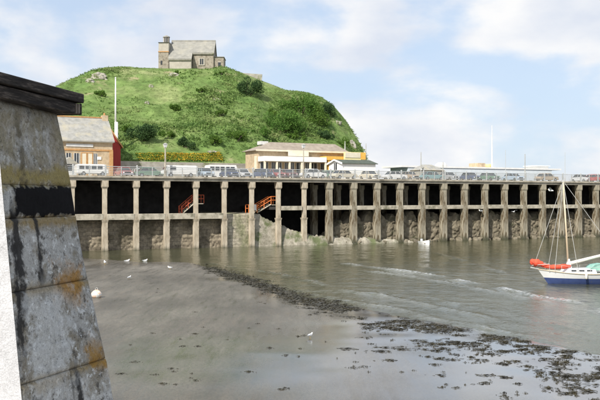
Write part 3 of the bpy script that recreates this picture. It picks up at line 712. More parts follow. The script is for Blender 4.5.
def lroof(m):
    t = .16
    for (y0, y1) in ((-.45, 3.5), (7.45, 3.5)):
        a = [(-14.3,y0,ez+.1),(.22,y0,ez+.1),(.22,y1,rz2),(-14.3,y1,rz2)]
        m.add(a+[(q[0],q[1],q[2]+t) for q in a], ((3,2,1,0),(4,5,6,7),(0,1,5,4),(1,2,6,5),(2,3,7,6),(3,0,4,7)))
part('roof', M['slate'], lb, lroof)
part('ridge_tile', M['tan_trim'], lb, lambda m: m.box(-14.3,.22,3.36,3.64,rz2+.12,rz2+.30))
chm = part('chimney', M['tan'], lb, lambda m: m.box(-.75,.1,3.0,4.0,rz2-1.2,rz2+.55))
part('chimney_pot', M['tan_trim'], chm, lambda m: m.tube([(-.33,3.5,rz2+.55),(-.33,3.5,rz2+.95)],[.16,.13],8))
for a0, a1, y0, y1 in ((82,86,154,168),(88,92,154,168)):
    wnd = part('door', M['cream'], lb, lambda m: m.box(lu(a0), lu(a1), -.07, -.004, .02, lz(y0)))
    part('door_frame', M['tan_trim'], wnd, lambda m: (m.box(lu(a0)-.12, lu(a0)-.002, -.09, -.005, .02, lz(y0)+.15), m.box(lu(a1)+.002, lu(a1)+.12, -.09, -.005, .02, lz(y0)+.15), m.box(lu(a0), lu(a1), -.09, -.005, lz(y0)+.002, lz(y0)+.15)))
for a0, a1 in ((66,71),(74,79),(94,97)):
    wnd = part('window', M['glass'], lb, lambda m: m.box(lu(a0), lu(a1), -.03, -.004, lz(165), lz(154)))
    part('window_frame', M['white_dull'], wnd, lambda m: [m.box(x-.04, x+.04, -.06, -.032, lz(165), lz(154)) for x in (lu(a0), (lu(a0)+lu(a1))/2, lu(a1))])
part('notice_board', M['white'], lb, lambda m: m.box(lu(97.3), lu(101.2), -.09, -.006, lz(160), lz(157)))
part('fascia_board', M['white_dull'], lb, lambda m: m.box(lu(66), lu(93), -.1, -.006, lz(147.6), lz(144.8)))
# red gabled rear wing of the same building
part('wing_wall', M['red_wood'], lb, lambda m: m.add([(-1.5,6.2,0),(1.95+.9,6.2,0),(2.85,6.2,ez*.98),(.3,6.2,rz2+.1),(-1.5,6.2,ez+2),(-1.5,9.5,0),(2.85,9.5,0),(2.85,9.5,ez*.98),(.3,9.5,rz2+.1),(-1.5,9.5,ez+2)], ((0,1,2,3,4),(9,8,7,6,5),(0,5,6,1),(1,6,7,2),(2,7,8,3),(3,8,9,4),(4,9,5,0))))
part('wing_verge', M['tan_trim'], lb, lambda m: m.add([(.2,6.0,rz2+.12),(3.15,6.0,ez*.98-.2),(3.15,6.0,ez*.98+.12),(.2,6.0,rz2+.45),(.2,9.7,rz2+.12),(3.15,9.7,ez*.98-.2),(3.15,9.7,ez*.98+.12),(.2,9.7,rz2+.45)], ((0,1,2,3),(7,6,5,4),(0,4,5,1),(1,5,6,2),(2,6,7,3),(3,7,4,0))))
# small white lean-to kiosk by the pillar
vk = 12; kb = empty('white_kiosk', W(u_of(71, vk), vk, DECK), A, 'small white gabled kiosk between foreground pillar and tan building', 'kiosk')
def kz(py): return EYE+(HOR-py)*W(u_of(71,vk),vk).y/F-DECK
part('wall', M['white_dull'], kb, lambda m: m.box(-1.1, .75, 0, 2, 0, kz(163)))
part('roof', M['slate'], kb, lambda m: m.add([(-1.4,-.2,kz(163)-.1),(1.0,-.2,kz(163)-.1),(-.2,-.2,kz(157)),(-1.4,2.2,kz(163)-.1),(1.0,2.2,kz(163)-.1),(-.2,2.2,kz(157))], ((0,1,2),(5,4,3),(0,3,4,1),(1,4,5,2),(2,5,3,0))))
part('hatch', M['glass'], kb, lambda m: m.box(-.6,.3,-.03,-.004,.9,kz(164.5)))

# flagpole
fp = empty('flagpole', P(116.3, 178, 133), 0, 'tall white flagpole standing behind the tan building', 'flagpole')
fp.location.z = DECK; s = 133/F
part('lower_mast', M['white'], fp, lambda m: m.tube([(0,0,0),(0,0,EYE+(HOR-122)*s-DECK)], [.30,.27], 10), smooth=True)
part('upper_mast', M['white'], fp, lambda m: m.tube([(-.12,0,EYE+(HOR-130)*s-DECK),(-.12,0,EYE+(HOR-78)*s-DECK)], [.16,.09], 8), smooth=True)
part('truck', M['white'], fp, lambda m: m.tube([(-.12,0,EYE+(HOR-78)*s-DECK),(-.12,0,EYE+(HOR-77)*s-DECK)], [.16,.05], 8))

# ------------------------------------------------------------------ pavilion
vP = 16.5; uL = u_of(258, vP); uE = u_of(346, vP); pw = uE-uL
pv = empty('pier_pavilion', W(uL, vP, DECK), A, 'low hipped roof pavilion with white canopy and orange fascia at the hill foot', 'pavilion')
def pu(px, v=vP): return u_of(px, v)-uL
def pz(py, px=300, v=vP): return EYE+(HOR-py)*W(u_of(px, v), v).y/F-DECK
e = pz(151.5); 
part('wall', M['tan'], pv, lambda m: m.box(0, pw, 0, 5, -.02, e))
part('roof', M['roof_brown'], pv, lambda m: m.frus((-.5,pw+.5,-.6,5.6),(pu(270,vP+2.5),pu(334,vP+2.5),2.2,2.9), e+.002, pz(143.2, 300, vP+2.5)))
part('roof_vent', M['white_dull'], pv, lambda m: m.box(pu(268), pu(276), 2.9, 4.2, pz(144.5), pz(141)))
part('roof_fascia', M['cream'], pv, lambda m: m.box(-.62, pw+.52, -.70, -.602, e-.12, e+.14))
part('canopy', M['white'], pv, lambda m: m.box(pu(258), pu(319), -2.6, -.004, pz(162.4), pz(157.6)))
part('orange_fascia', M['orange_fascia'], pv, lambda m: m.box(pu(319.2), pu(344), -2.5, -.004, pz(160.2), pz(156.3)))
part('sign_board', M['cream'], pv, lambda m: m.box(pu(286), pu(306), -.95, -.75, pz(156.6), pz(151)))
sg = part('yellow_sign_board', M['yellow_board'], pv, lambda m: m.box(pu(335.5), pu(356), -3.0, -2.7, pz(159.8), pz(151.8)))
part('sign_top_panel', M['cream'], sg, lambda m: m.box(pu(336), pu(351), -3.08, -3.003, pz(157.4), pz(152.2)))
part('sign_border', M['orange_fascia'], sg, lambda m: m.box(pu(351.3), pu(356.1), -3.07, -3.003, pz(159), pz(152)))
for x in (258.6, 270.5, 283, 295, 303.5, 318.5):
    part('canopy_post', M['cream'], pv, lambda m: m.box(pu(x)-.14, pu(x)+.14, -2.5, -2.22, 0, pz(162.4)-.002))
for x in (322, 327.3, 333.5, 340):
    part('canopy_post', M['orange_fascia'], pv, lambda m: m.box(pu(x)-.16, pu(x)+.16, -2.4, -2.1, 0, pz(160.2)-.002))
for x0, x1 in ((260,268),(271.5,276),(277,281.5),(284.5,289),(290,294),(296,302),(305,309),(310,317),(320.5,325),(328.5,332),(335,338.5)):
    wd_ = part('window', M['glass'], pv, lambda m: m.box(pu(x0), pu(x1), -.06, -.004, .5, pz(163)))
    part('window_bar', M['white_dull'], wd_, lambda m: [m.box(pu(x0)+(pu(x1)-pu(x0))*f-.04, pu(x0)+(pu(x1)-pu(x0))*f+.04, -.09, -.062, .5, pz(163)) for f in (0.02, .5, .98)])
part('end_pillar', M['cream'], pv, lambda m: m.box(-.26, -.004, .3, .8, 0, pz(157)))
fl_ = part('finial', M['white_dull'], pv, lambda m: m.tube([(pu(348),1,e-.3),(pu(348),1,e+.6),(pu(348),1,pz(139))],[.25,.08,.04],6))

# white hut
vH = 9.5; hu0 = u_of(342.5, vH); hu1 = u_of(375.5, vH)
hh_ = empty('white_hut', W(hu0, vH, DECK), A, 'long white hut with dark green pitched roof in front of the pavilion', 'hut')
def hz(py): return EYE+(HOR-py)*W(u_of(358,vH),vH).y/F-DECK
hw = hu1-hu0; he = hz(163.5); hd = 4.4
part('wall', M['white'], hh_, lambda m: m.box(0, hw, 0, hd, 0, he))
def hg(m): m.add([(0.02,0.02,he),(.02,hd-.02,he),(.02,hd/2,he+.55),(.25,.02,he),(.25,hd-.02,he),(.25,hd/2,he+.55)], ((0,1,2),(5,4,3),(0,3,4,1),(1,4,5,2),(2,5,3,0)))
part('gable', M['white'], hh_, hg)
def hr(m):
    for y0, y1 in ((-.3,hd/2),(hd+.3,hd/2)):
        a = [(-.25,y0,he-.08),(hw+.3,y0,he-.08),(hw+.3,y1,he+.58),(-.25,y1,he+.58)]
        m.add(a+[(q[0],q[1],q[2]+.1) for q in a], ((3,2,1,0),(4,5,6,7),(0,1,5,4),(1,2,6,5),(2,3,7,6),(3,0,4,7)))
part('roof', M['green_roof'], hh_, hr)
part('barge_board', M['white'], hh_, lambda m: m.add([(-.3,-.35,he-.2),(-.3,hd/2,he+.48),(-.3,hd/2,he+.72),(-.3,-.35,he+.1),(-.255,-.35,he-.2),(-.255,hd/2,he+.48),(-.255,hd/2,he+.72),(-.255,-.35,he+.1)], ((0,1,2,3),(7,6,5,4),(0,4,5,1),(1,5,6,2),(2,6,7,3),(3,7,4,0))))
part('barge_board', M['white'], hh_, lambda m: m.add([(-.3,hd+.35,he-.2),(-.3,hd/2,he+.48),(-.3,hd/2,he+.72),(-.3,hd+.35,he+.1),(-.255,hd+.35,he-.2),(-.255,hd/2,he+.48),(-.255,hd/2,he+.72),(-.255,hd+.35,he+.1)], ((3,2,1,0),(4,5,6,7),(1,5,4,0),(2,6,5,1),(3,7,6,2),(0,4,7,3))))
gw = part('gable_window', M['glass'], hh_, lambda m: m.box(-.05,-.004,hd/2-.45,hd/2+.45,.9,he+.1))
part('window_frame', M['white_dull'], gw, lambda m: m.box(-.08,-.052,hd/2-.05,hd/2+.05,.9,he+.1))

# ------------------------------------------------------------------ lamp posts
def lamp(px, pytop, v, label, arm=True, mat='lamp_metal', r0=.09):
    b0 = W(u_of(px, v), v, DECK); H = EYE+(HOR-pytop)*b0.y/F-DECK
    l = empty('lamp_post', b0, A, label, 'lamp post', 'lamp posts on the pier')
    part('column', M[mat], l, lambda m: m.tube([(0,0,0),(0,0,.9),(0,0,.92),(0,0,H)], [r0*1.5,r0*1.5,r0,r0*.65], 8))
    if arm:
        part('lantern_head', M['lamp_glass'], l, lambda m: m.frus((-.14,.14,-.14,.14),(-.24,.24,-.24,.24), H+.002, H+.42))
        part('lantern_cap', M['lamp_metal'], l, lambda m: m.frus((-.28,.28,-.28,.28),(-.05,.05,-.05,.05), H+.422, H+.62))
lamp(165.3, 147.5, 3, 'pale lamp post in front of the flower bed', True, 'fascia', .13)
lamp(303.5, 148, 2, 'pale lamp post in front of the pavilion sign board', True, 'fascia', .10)
lamp(421, 152, 6, 'thin grey pole rising from the parked cars right of the white hut', False)
lamp(366, 143.5, 14, 'thin pole just right of the hill foot behind the white hut', False)
lamp(443, 162, 1, 'short pole above the middle of the right half railing', False)
lamp(525, 154, 8, 'thin pole right of the tall white ship mast', False)
lamp(505.5, 150, 9, 'slender pole immediately right of the ship mast', False, 'rail', .05)
lamp(565, 152, 8, 'slender pole near the ship wheelhouse', False, 'rail', .05)

# ------------------------------------------------------------------ vehicles
paint = {}
def paintm(name, c):
    if name not in paint:
        m, t, b = nodes(name+'_car_paint'); n = nz(t, 1.5, 3); gm = sum(c)/3; c = tuple(q*.72+gm*.28 for q in c); r = ramp(t, n.outputs[0], [(.3,tuple(q*.88 for q in c)),(.7,c)])
        t.links.new(r.outputs[0], b.inputs['Base Color']); b.inputs['Roughness'].default_value = .3; b.inputs['Coat Weight'].default_value = .4
        paint[name] = m
    return paint[name]
PC = {'white':(.74,.74,.72),'cream':(.66,.58,.40),'pale blue':(.30,.42,.55),'dark blue':(.03,.06,.16),'red':(.42,.03,.025),'green':(.10,.22,.13),
 'teal':(.14,.32,.33),'grey':(.32,.33,.34),'orange':(.62,.16,.04),'black':(.025,.025,.03),'maroon':(.18,.03,.035),'tan':(.42,.30,.17),'silver':(.55,.56,.57)}
body_prof = [(-2.0,.28),(-2.05,.55),(-1.98,.80),(-1.25,.88),(.95,.90),(1.90,.80),(2.02,.62),(2.02,.30)]
def car_meshes():
    d = {}
    m = MB(); m.prism(body_prof, -.78, .78); d['body'] = m
    m = MB(); m.frus((-1.5,.95,-.72,.72),(-1.05,.42,-.58,.58), .87, 1.34); d['glass'] = m
    m = MB(); m.frus((-1.10,.46,-.60,.60),(-1.0,.36,-.54,.54), 1.335, 1.40); d['roof'] = m
    d['pillars'] = []
    for sx in (-1, 1):
        for (x0,z0,x1,z1) in ((.93,.88,.43,1.36),(-.25,.9,-.25,1.36),(-1.48,.88,-1.06,1.36)):
            m = MB(); m.tube([(x0,sx*.72,z0),(x1,sx*.59,z1)], .035, 4); d['pillars'].append(m)
    m = MB(); m.tube([(0,-.09,0),(0,.09,0)], .30, 12); d['tyre'] = m
    m = MB(); m.tube([(0,-.095,0),(0,.095,0)], .17, 10); d['rim'] = m
    m = MB(); m.box(2.03,2.10,-.76,.76,.36,.48); d['fb'] = m
    m = MB(); m.box(-2.13,-2.06,-.76,.76,.38,.50); d['rb'] = m
    m = MB(); m.box(2.00,2.035,-.40,.40,.52,.70); d['grille'] = m
    m = MB(); m.tube([(1.98,0,0),(2.045,0,0)], .10, 10); d['lamp'] = m
    return d
CM = car_meshes()
shared = {'glass':CM['glass'].mesh('windows', M['glass']), 'tyre':CM['tyre'].mesh('tyre', M['tyre']), 'rim':CM['rim'].mesh('rim', M['chrome']),
 'fb':CM['fb'].mesh('bumper', M['chrome']), 'rb':CM['rb'].mesh('bumper', M['chrome']), 'grille':CM['grille'].mesh('grille', M['tyre']), 'lamp':CM['lamp'].mesh('headlight', M['lamp_glass'])}
byc = {}
def car(u, v, rz, colr, label, sc=(1,1,1)):
    if colr not in byc:
        pm_ = paintm(colr, PC[colr]); byc[colr] = (CM['body'].mesh('body', pm_), CM['roof'].mesh('roof', pm_), [q.mesh('window_pillar', pm_) for q in CM['pillars']])
    B = byc[colr]
    c = empty('parked_car', W(u, v, DECK), A+rz, label, 'car', 'cars parked on the pier'); c.scale = sc
    bo = inst('body', B[0], c); bv = bo.modifiers.new('b', 'BEVEL'); bv.width = .07; bv.segments = 2
    inst('roof', B[1], c); [inst('window_pillar', q, c) for q in B[2]]; inst('windows', shared['glass'], c)
    for x in (-1.25, 1.28):
        for y in (-.70, .70):
            wh = inst('wheel', shared['tyre'], c, (x, y, .30)); inst('rim', shared['rim'], wh)
    inst('bumper', shared['fb'], c); inst('bumper', shared['rb'], c); inst('grille', shared['grille'], c)
    for y in (-.56, .56): inst('headlight', shared['lamp'], c, (0, y, .61))
    return c
H_ = math.pi/2
def van(u, v, rz, label, Lx, hz_, colr, cat='van', name='parked_van', only=99):
    pm_ = paintm(colr, PC[colr]); c = empty(name, W(u, v, DECK), A+rz, label, cat)
    l = Lx/2
    bo = part('body', pm_, c, lambda m: m.prism([(-l,.35),(-l,hz_-.15),(-l+.15,hz_),(l-.5,hz_),(l-.2,hz_*.62),(l,hz_*.52),(l,.35)], -.9, .9), bevel=.06)
    n = max(3, int(Lx/1.0))
    for sy in (-1, 1):
        for i in range(n-1, max(-1, n-1-only), -1):
            x0 = -l+.25+i*(Lx-.9)/n; x1 = x0+(Lx-.9)/n-.14
            part('window', M['glass'], c, lambda m: m.box(x0, x1, sy*.905-.012, sy*.905+.012, hz_*.60, hz_*.88))
    part('windscreen', M['glass'], c, lambda m: m.add([(l-.46,-.75,hz_*.93),(l-.46,.75,hz_*.93),(l-.2,.75,hz_*.65),(l-.2,-.75,hz_*.65),(l-.42,-.75,hz_*.93),(l-.42,.75,hz_*.93),(l-.16,.75,hz_*.65),(l-.16,-.75,hz_*.65)], ((0,1,2,3),(7,6,5,4),(0,4,5,1),(1,5,6,2),(2,6,7,3),(3,7,4,0))))
    for x in (-l*.6, l*.62):
        for y in (-.82, .82):
            wh = inst('wheel', shared['tyre'], c, (x, y, .30)); inst('rim', shared['rim'], wh)
    part('bumper', M['chrome'], c, lambda m: m.box(l+.01, l+.08, -.85, .85, .38, .50))
    for y in (-.65, .65): part('headlight', M['lamp_glass'], c, lambda m: m.tube([(l-.02,y,.72),(l+.03,y,.72)], .1, 8))
    return c
v = 4.6
van(u_of(91.5, v), v, 0, 'white windowed van parked side-on next to the foreground pillar', 4.0, 1.55, 'white')
van(u_of(179, v), v, math.pi, 'long white van parked side-on right of the pale lamp post', 4.6, 1.6, 'white', only=1)
van(u_of(222, 15), 15, 0, 'white minibus with a row of windows below the retaining wall', 5.0, 2.2, 'white', 'minibus', 'parked_minibus')
C = [ # px, v, orientation, colour, label
 (124,8,-H_,'red','red car parked below the white flagpole'),
 (150,6.5,0.0,'green','green saloon side-on left of the pale lamp post'),
 (140,11,-H_,'white','white car in the second row below the flower bed left end'),
 (205,4.5,-H_,'pale blue','pale blue car right of the long white van'),
 (229,4.5,-H_,'dark blue','dark blue car below the right end of the white minibus'),
 (243,8,-H_,'silver','silver car left of the pavilion left end'),
 (263,4.5,-H_,'dark blue','dark blue car above the orange quay stair'),
 (275.5,4.5,-H_,'red','bright red car in front of the pavilion left canopy'),
 (287,4.5,-H_,'maroon','maroon car right of the bright red car'),
 (313,4.5,0.0,'white','white car side-on right of the pavilion lamp post'),
 (329,7,-H_,'green','green car between side-on white car and white hut'),
 (344,4.2,0.1,'cream','cream car side-on in front of the white hut gable'),
 (369,4.5,-H_,'cream','cream car nose-on at the white hut right end'),
 (394,5,0.05,'white','white car side-on right of the white hut'),
 (409,7.5,-H_,'tan','tan car left of the thin grey pole'),
 (431,5,0,'teal','teal car side-on right of the thin grey pole'),
 (449,6.5,-H_,'grey','grey car nose-on in the middle of the right half deck'),
 (469,7,-H_,'dark blue','dark blue car left of the ship funnel'),
 (488,4.5,-H_,'green','green car parked right below the ship deckhouse'),
 (512,7,-H_,'pale blue','pale blue car right of the ship mast'),
 (546,4.5,0,'tan','tan car side-on behind the sailing boat masthead'),
 (582,7,-H_,'silver','silver car near the right edge of the deck'),
 (596,4.5,-H_,'red','red car at the right edge of the picture')]
for px, v, rz, c_, lab in C:
    f = R.uniform(.94,1.06); car(u_of(px, v), v+R.uniform(-.25,.25), rz+R.uniform(-.05,.05), c_, lab, (f, R.uniform(.95,1.05), R.uniform(.95,1.06)))

# ------------------------------------------------------------------ passenger ship beyond the pier
vS = 27; su0 = u_of(402, vS); su1 = u_of(566, vS); sl_ = su1-su0
sh = empty('passenger_ship', W(su0, vS, 0), A, 'white passenger ship with buff funnel moored behind the right half of the pier', 'ship')
def sz_(py, px=490): return EYE+(HOR-py)*W(u_of(px,vS),vS).y/F
def su(px): return u_of(px, vS)-su0
def hullm(m):
    st = [(-3,.2),(0,1.6),(4,3.2),(10,4),(sl_-8,4),(sl_-2,3),(sl_+3,.3)]
    n = len(st)
    for x, h_ in st: m.v += [(x,4-h_*.7,-.5),(x,4-h_,7.6),(x,4+h_,7.6),(x,4+h_*.7,-.5)]
    for i in range(n-1):
        for k in range(3): m.f.append((4*i+k,4*i+k+1,4*i+5+k,4*i+4+k))
    m.f.append((0,1,2,3)); m.f.append((4*n-4,4*n-3,4*n-2,4*n-1))
part('hull', M['blue_hull'], sh, hullm)
part('superstructure', M['ship_grey'], sh, lambda m: m.box(2, sl_-3, 1, 7, 7.602, sz_(168.6)))
part('boat_deck', M['white'], sh, lambda m: m.box(.5, sl_-.5, .85, 7.8, sz_(168.6)+.002, sz_(167)))
for i in range(26):
    x = 3+i*(sl_-7)/26; part('window', M['glass'], sh, lambda m: m.box(x, x+.8, .96, .996, 9.3, 10.2))
part('wheelhouse', M['white'], sh, lambda m: m.box(su(545), su(556), 2.2, 5.8, sz_(167)+.002, sz_(164.6)))
part('wheelhouse_roof', M['ship_grey'], sh, lambda m: m.box(su(543.5), su(557), 1.9, 6.1, sz_(164.6)+.002, sz_(163.6)))
part('funnel', M['buff'], sh, lambda m: m.tube([(su(501),4,sz_(167)),(su(501),4,sz_(163.2))], [.95,.85], 14), smooth=True)
part('deckhouse', M['tan'], sh, lambda m: m.box(su(486.5), su(493.5), 2.5, 5.5, sz_(167)+.002, sz_(162.6)))
part('mast', M['white'], sh, lambda m: m.tube([(su(500.5),2.6,sz_(167)),(su(500.5),2.6,sz_(124))], [.16,.07], 8))
part('lifeboat', M['white'], sh, lambda m: m.tube([(su(440),1.5,sz_(166)),(su(443),1.5,sz_(166.2)),(su(449),1.5,sz_(166.2)),(su(452),1.5,sz_(166))], [.1,.6,.6,.1], 8))
# far low store on the pier head
vt = 12; st_ = empty('pier_store', W(u_of(429, vt), vt, DECK), A, 'dark low humped store behind the teal car on the right deck', 'store')
part('wall', M['wall_grey'], st_, lambda m: m.box(-1.8,3.2,0,3,0,1.9))
part('roof', M['slate'], st_, lambda m: m.frus((-2,3.4,-.2,3.2),(-.2,1.4,1.2,1.8),1.902,2.9))

# ------------------------------------------------------------------ sailing boat
SY = 64.2; s = SY/F
def bx_(px): return (px-535)*s
sb = empty('sailing_boat', P(537.5, HOR+EYE/s, SY), math.radians(2), 'white and blue sailing boat with red sail cover lying in the harbour', 'sailing boat')
BL = 7.4
def hull_pts(t):            # half beam and sheer, keel
    bm_ = 1.2*(math.sin(min(t/.55,1)*math.pi/2)**.8)*(1-.35*max(0,(t-.6)/.4)**1.5)
    return bm_, 1.15-.28*math.sin(t*math.pi)-.05*t, -.05-.4*math.sin(min(1,t*1.3)*math.pi*.8)
def loft(m, zlo, zhi, n=24, inner=False):
    rows = []
    for i in range(n+1):
        t = i/n; b_, sh_, kl = hull_pts(t); row = []
        for j in range(7):
            f = j/6; z = (zlo(t)*(1-f)+zhi(t)*f)
            g_ = max(0,(z-kl)/(sh_-kl)); wdt = b_*(g_**.45)
            x = t*BL+(1-g_)*.85*(1-t)**3+(-.35*(1-g_)*t**4)*-0
            row.append((x, wdt, z))
        rows.append(row)
    for sy in (-1, 1):
        b0 = len(m.v)
        for row in rows: m.v += [(x, sy*y, z) for x, y, z in row]
        for i in range(n):
            for j in range(6): m.f.append((b0+i*7+j, b0+i*7+j+1, b0+(i+1)*7+j+1, b0+(i+1)*7+j))
    b0 = len(m.v); e_ = rows[-1]; m.v += [(x, -y, z) for x, y, z in e_]+[(x, y, z) for x, y, z in e_]
    for j in range(6): m.f.append((b0+j, b0+j+1, b0+8+j, b0+7+j))
part('topsides', M['gloss_white'], sb, lambda m: loft(m, lambda t: .42+.06*(1-t), lambda t: hull_pts(t)[1]), smooth=True)
part('bottom', M['blue_hull'], sb, lambda m: loft(m, lambda t: hull_pts(t)[2], lambda t: .42+.06*(1-t)), smooth=True)
def deckm(m):
    n = 24
    for i in range(n+1):
        b_, s_, k_ = hull_pts(i/n); m.v += [(i/n*BL,-b_*.99,s_-.03),(i/n*BL,b_*.99,s_-.03)]
    for i in range(n): m.f.append((2*i,2*i+1,2*i+3,2*i+2))
part('deck', M['boom'], sb, deckm)
part('rubbing_strake', M['spar'], sb, lambda m: [m.tube([(i/20*BL, sy*(hull_pts(i/20)[0]+.01), hull_pts(i/20)[1]-.03) for i in range(21)], .03, 5) for sy in (-1,1)])
cab = part('cabin', M['gloss_white'], sb, lambda m: m.frus((1.9,4.4,-.72,.72),(2.15,4.3,-.6,.6), .82, 1.17), bevel=.04)
for i in range(3):
    for sy in (-1,1): part('cabin_window', M['glass'], cab, lambda m: m.box(2.4+i*.6, 2.8+i*.6, sy*.685-.02, sy*.685+.02, 1.0, 1.10))
mb0 = Vector((bx_(566.5), 0, .9)); mtop = Vector((bx_(561), 0, EYE+(HOR-181)*s))
part('mast', M['spar'], sb, lambda m: m.tube([mb0, mtop], [.085,.05], 8), smooth=True)
part('mast_foot', M['gloss_white'], sb, lambda m: m.frus((mb0.x-.22,mb0.x+.2,-.16,.16),(mb0.x-.06,mb0.x+.06,-.08,.08), 1.15, 1.9))
part('boom', M['boom'], sb, lambda m: m.tube([(mb0.x+.05,0,EYE+(HOR-263.5)*s),(bx_(601),.1,EYE+(HOR-255.5)*s),(bx_(606),.1,EYE+(HOR-254.5)*s)], [.13,.11,.06], 8), smooth=True)
def lump(pts, r, n=10, seed=0):
    m = MB(); q = []; rr = []
    for i in range(len(pts)-1):
        for k in range(6):
            f = k/6; q.append(Vector(pts[i]).lerp(Vector(pts[i+1]), f)); rr.append(r[i]*(1-f)+r[i+1]*f)
    q.append(Vector(pts[-1])); rr.append(r[-1]); m.tube(q, [a*(1+.25*mn.noise(p_*3+Vector((seed,0,0)))) for a, p_ in zip(rr, q)], n)
    m.v = [tuple(Vector(p_)+Vector((0,.05*mn.noise(Vector(p_)*6),.06*mn.noise(Vector(p_)*7)))) for p_ in m.v]
    return m
lump([(bx_(528),0,1.52),(bx_(530),0,1.62),(bx_(535),0,1.60),(bx_(540),0,1.48)], [.10,.28,.30,.16], 12, 2).build('red_sail_bag', M['red_sail'], sb, True)
lump([(bx_(540),.0,1.42),(bx_(547),-.35,1.30),(bx_(556),-.55,1.34),(bx_(566),-.5,1.36)], [.15,.15,.19,.12], 12, 5).build('red_sail_cover', M['red_sail'], sb, True)
part('pulpit', M['wire'], sb, lambda m: (m.tube([(bx_(545),-.5,.98),(bx_(545),-.5,1.55),(bx_(529),-.1,1.42),(bx_(529),.1,1.42),(bx_(545),.5,1.55),(bx_(545),.5,.98)], .03, 5), m.tube([(bx_(536),0,1.12),(bx_(528),0,1.25)], .06, 6)))
part('crumpled_cloth', M['boom'], sb, lambda m: m.tube([(bx_(545),.1,1.25),(bx_(549),-.1,1.32),(bx_(553),-.25,1.2)], [.08,.13,.06], 7))
part('cockpit_tarpaulin', M['teal'], sb, lambda m: m.add([(bx_(584),-.6,1.05),(bx_(590),-.7,1.5),(bx_(598),-.65,1.6),(bx_(602),-.6,1.05),(bx_(584),.6,1.05),(bx_(590),.6,1.45),(bx_(598),.6,1.55),(bx_(602),.6,1.05)], ((0,1,2,3),(7,6,5,4),(0,4,5,1),(1,5,6,2),(2,6,7,3))))
for p_, q_ in ((mtop,(bx_(531),0,1.3)),(mtop,(bx_(549),-.8,1.05)),(mtop,(bx_(571),-1.1,.95)),(mtop,(bx_(571),1.1,.95)),(mtop,(bx_(549),.8,1.05)),(mtop,(BL-.3,0,1.0))):
    part('stay', M['wire'], sb, lambda m: m.tube([p_, q_], .017, 5))
part('masthead_sheave', M['wire'], sb, lambda m: m.box(mtop.x-.12,mtop.x+.08,-.05,.05,mtop.z-.08,mtop.z+.08))
lump([(BL-1.1,-.3,1.0),(BL-1.0,-.35,1.35),(BL-.8,-.3,1.4)], [.16,.18,.1], 8, 8).build('kit_bag', M['tan'], sb, True)
for i in range(6):
    for sy in (-1,1):
        t_ = .22+i*.14; hb, hs, _k = hull_pts(t_); part('stanchion', M['wire'], sb, lambda m: m.tube([(t_*BL,sy*hb*.95,hs-.04),(t_*BL,sy*hb*.95,hs+.5)], .018, 5))
for sy in (-1,1): part('guard_wire', M['wire'], sb, lambda m: m.tube([((.22+i*.14)*BL, sy*hull_pts(.22+i*.14)[0]*.95, hull_pts(.22+i*.14)[1]+.48) for i in range(6)], .010, 4))
for t_ in (.45,.72): part('fender', M['boom'], sb, lambda m: m.tube([(t_*BL,-hull_pts(t_)[0]-.10,.45),(t_*BL,-hull_pts(t_)[0]-.10,.5),(t_*BL,-hull_pts(t_)[0]-.10,.85),(t_*BL,-hull_pts(t_)[0]-.08,.92)], [.05,.10,.10,.03], 8), smooth=True)
part('rudder', M['blue_hull'], sb, lambda m: m.box(BL+.01,BL+.35,-.03,.03,-.4,.75))

# dinghy by the pier
dg = empty('white_dinghy', G(425.5, 244.6), math.radians(-75), 'small white motor dinghy on the water close to the pier columns', 'dinghy')
def dloft(m):
    n = 12
    for i in range(n+1):
        t = i/n; b_ = .65*math.sin(min(1,(1-t)/.6)*math.pi/2)**.7 if t < 1 else .02; sh_ = .42+.28*t*t
        m.v += [(-1.3+t*2.6,-b_,sh_),(-1.3+t*2.6,-b_*.7,-.12),(-1.3+t*2.6,b_*.7,-.12),(-1.3+t*2.6,b_,sh_)]
    for i in range(n):
        for k in range(3): m.f.append((4*i+k,4*i+k+1,4*i+5+k,4*i+4+k))
    m.f.append((0,1,2,3))
part('hull', M['gloss_white'], dg, dloft)
for x in (-.7,.1,.7): part('thwart', M['spar'], dg, lambda m: m.box(x-.12,x+.12,-.5,.5,.24,.28))
part('outboard_motor', M['ship_grey'], dg, lambda m: (m.box(-1.55,-1.32,-.13,.13,.3,.75), m.box(-1.48,-1.38,-.05,.05,-.3,.3)))

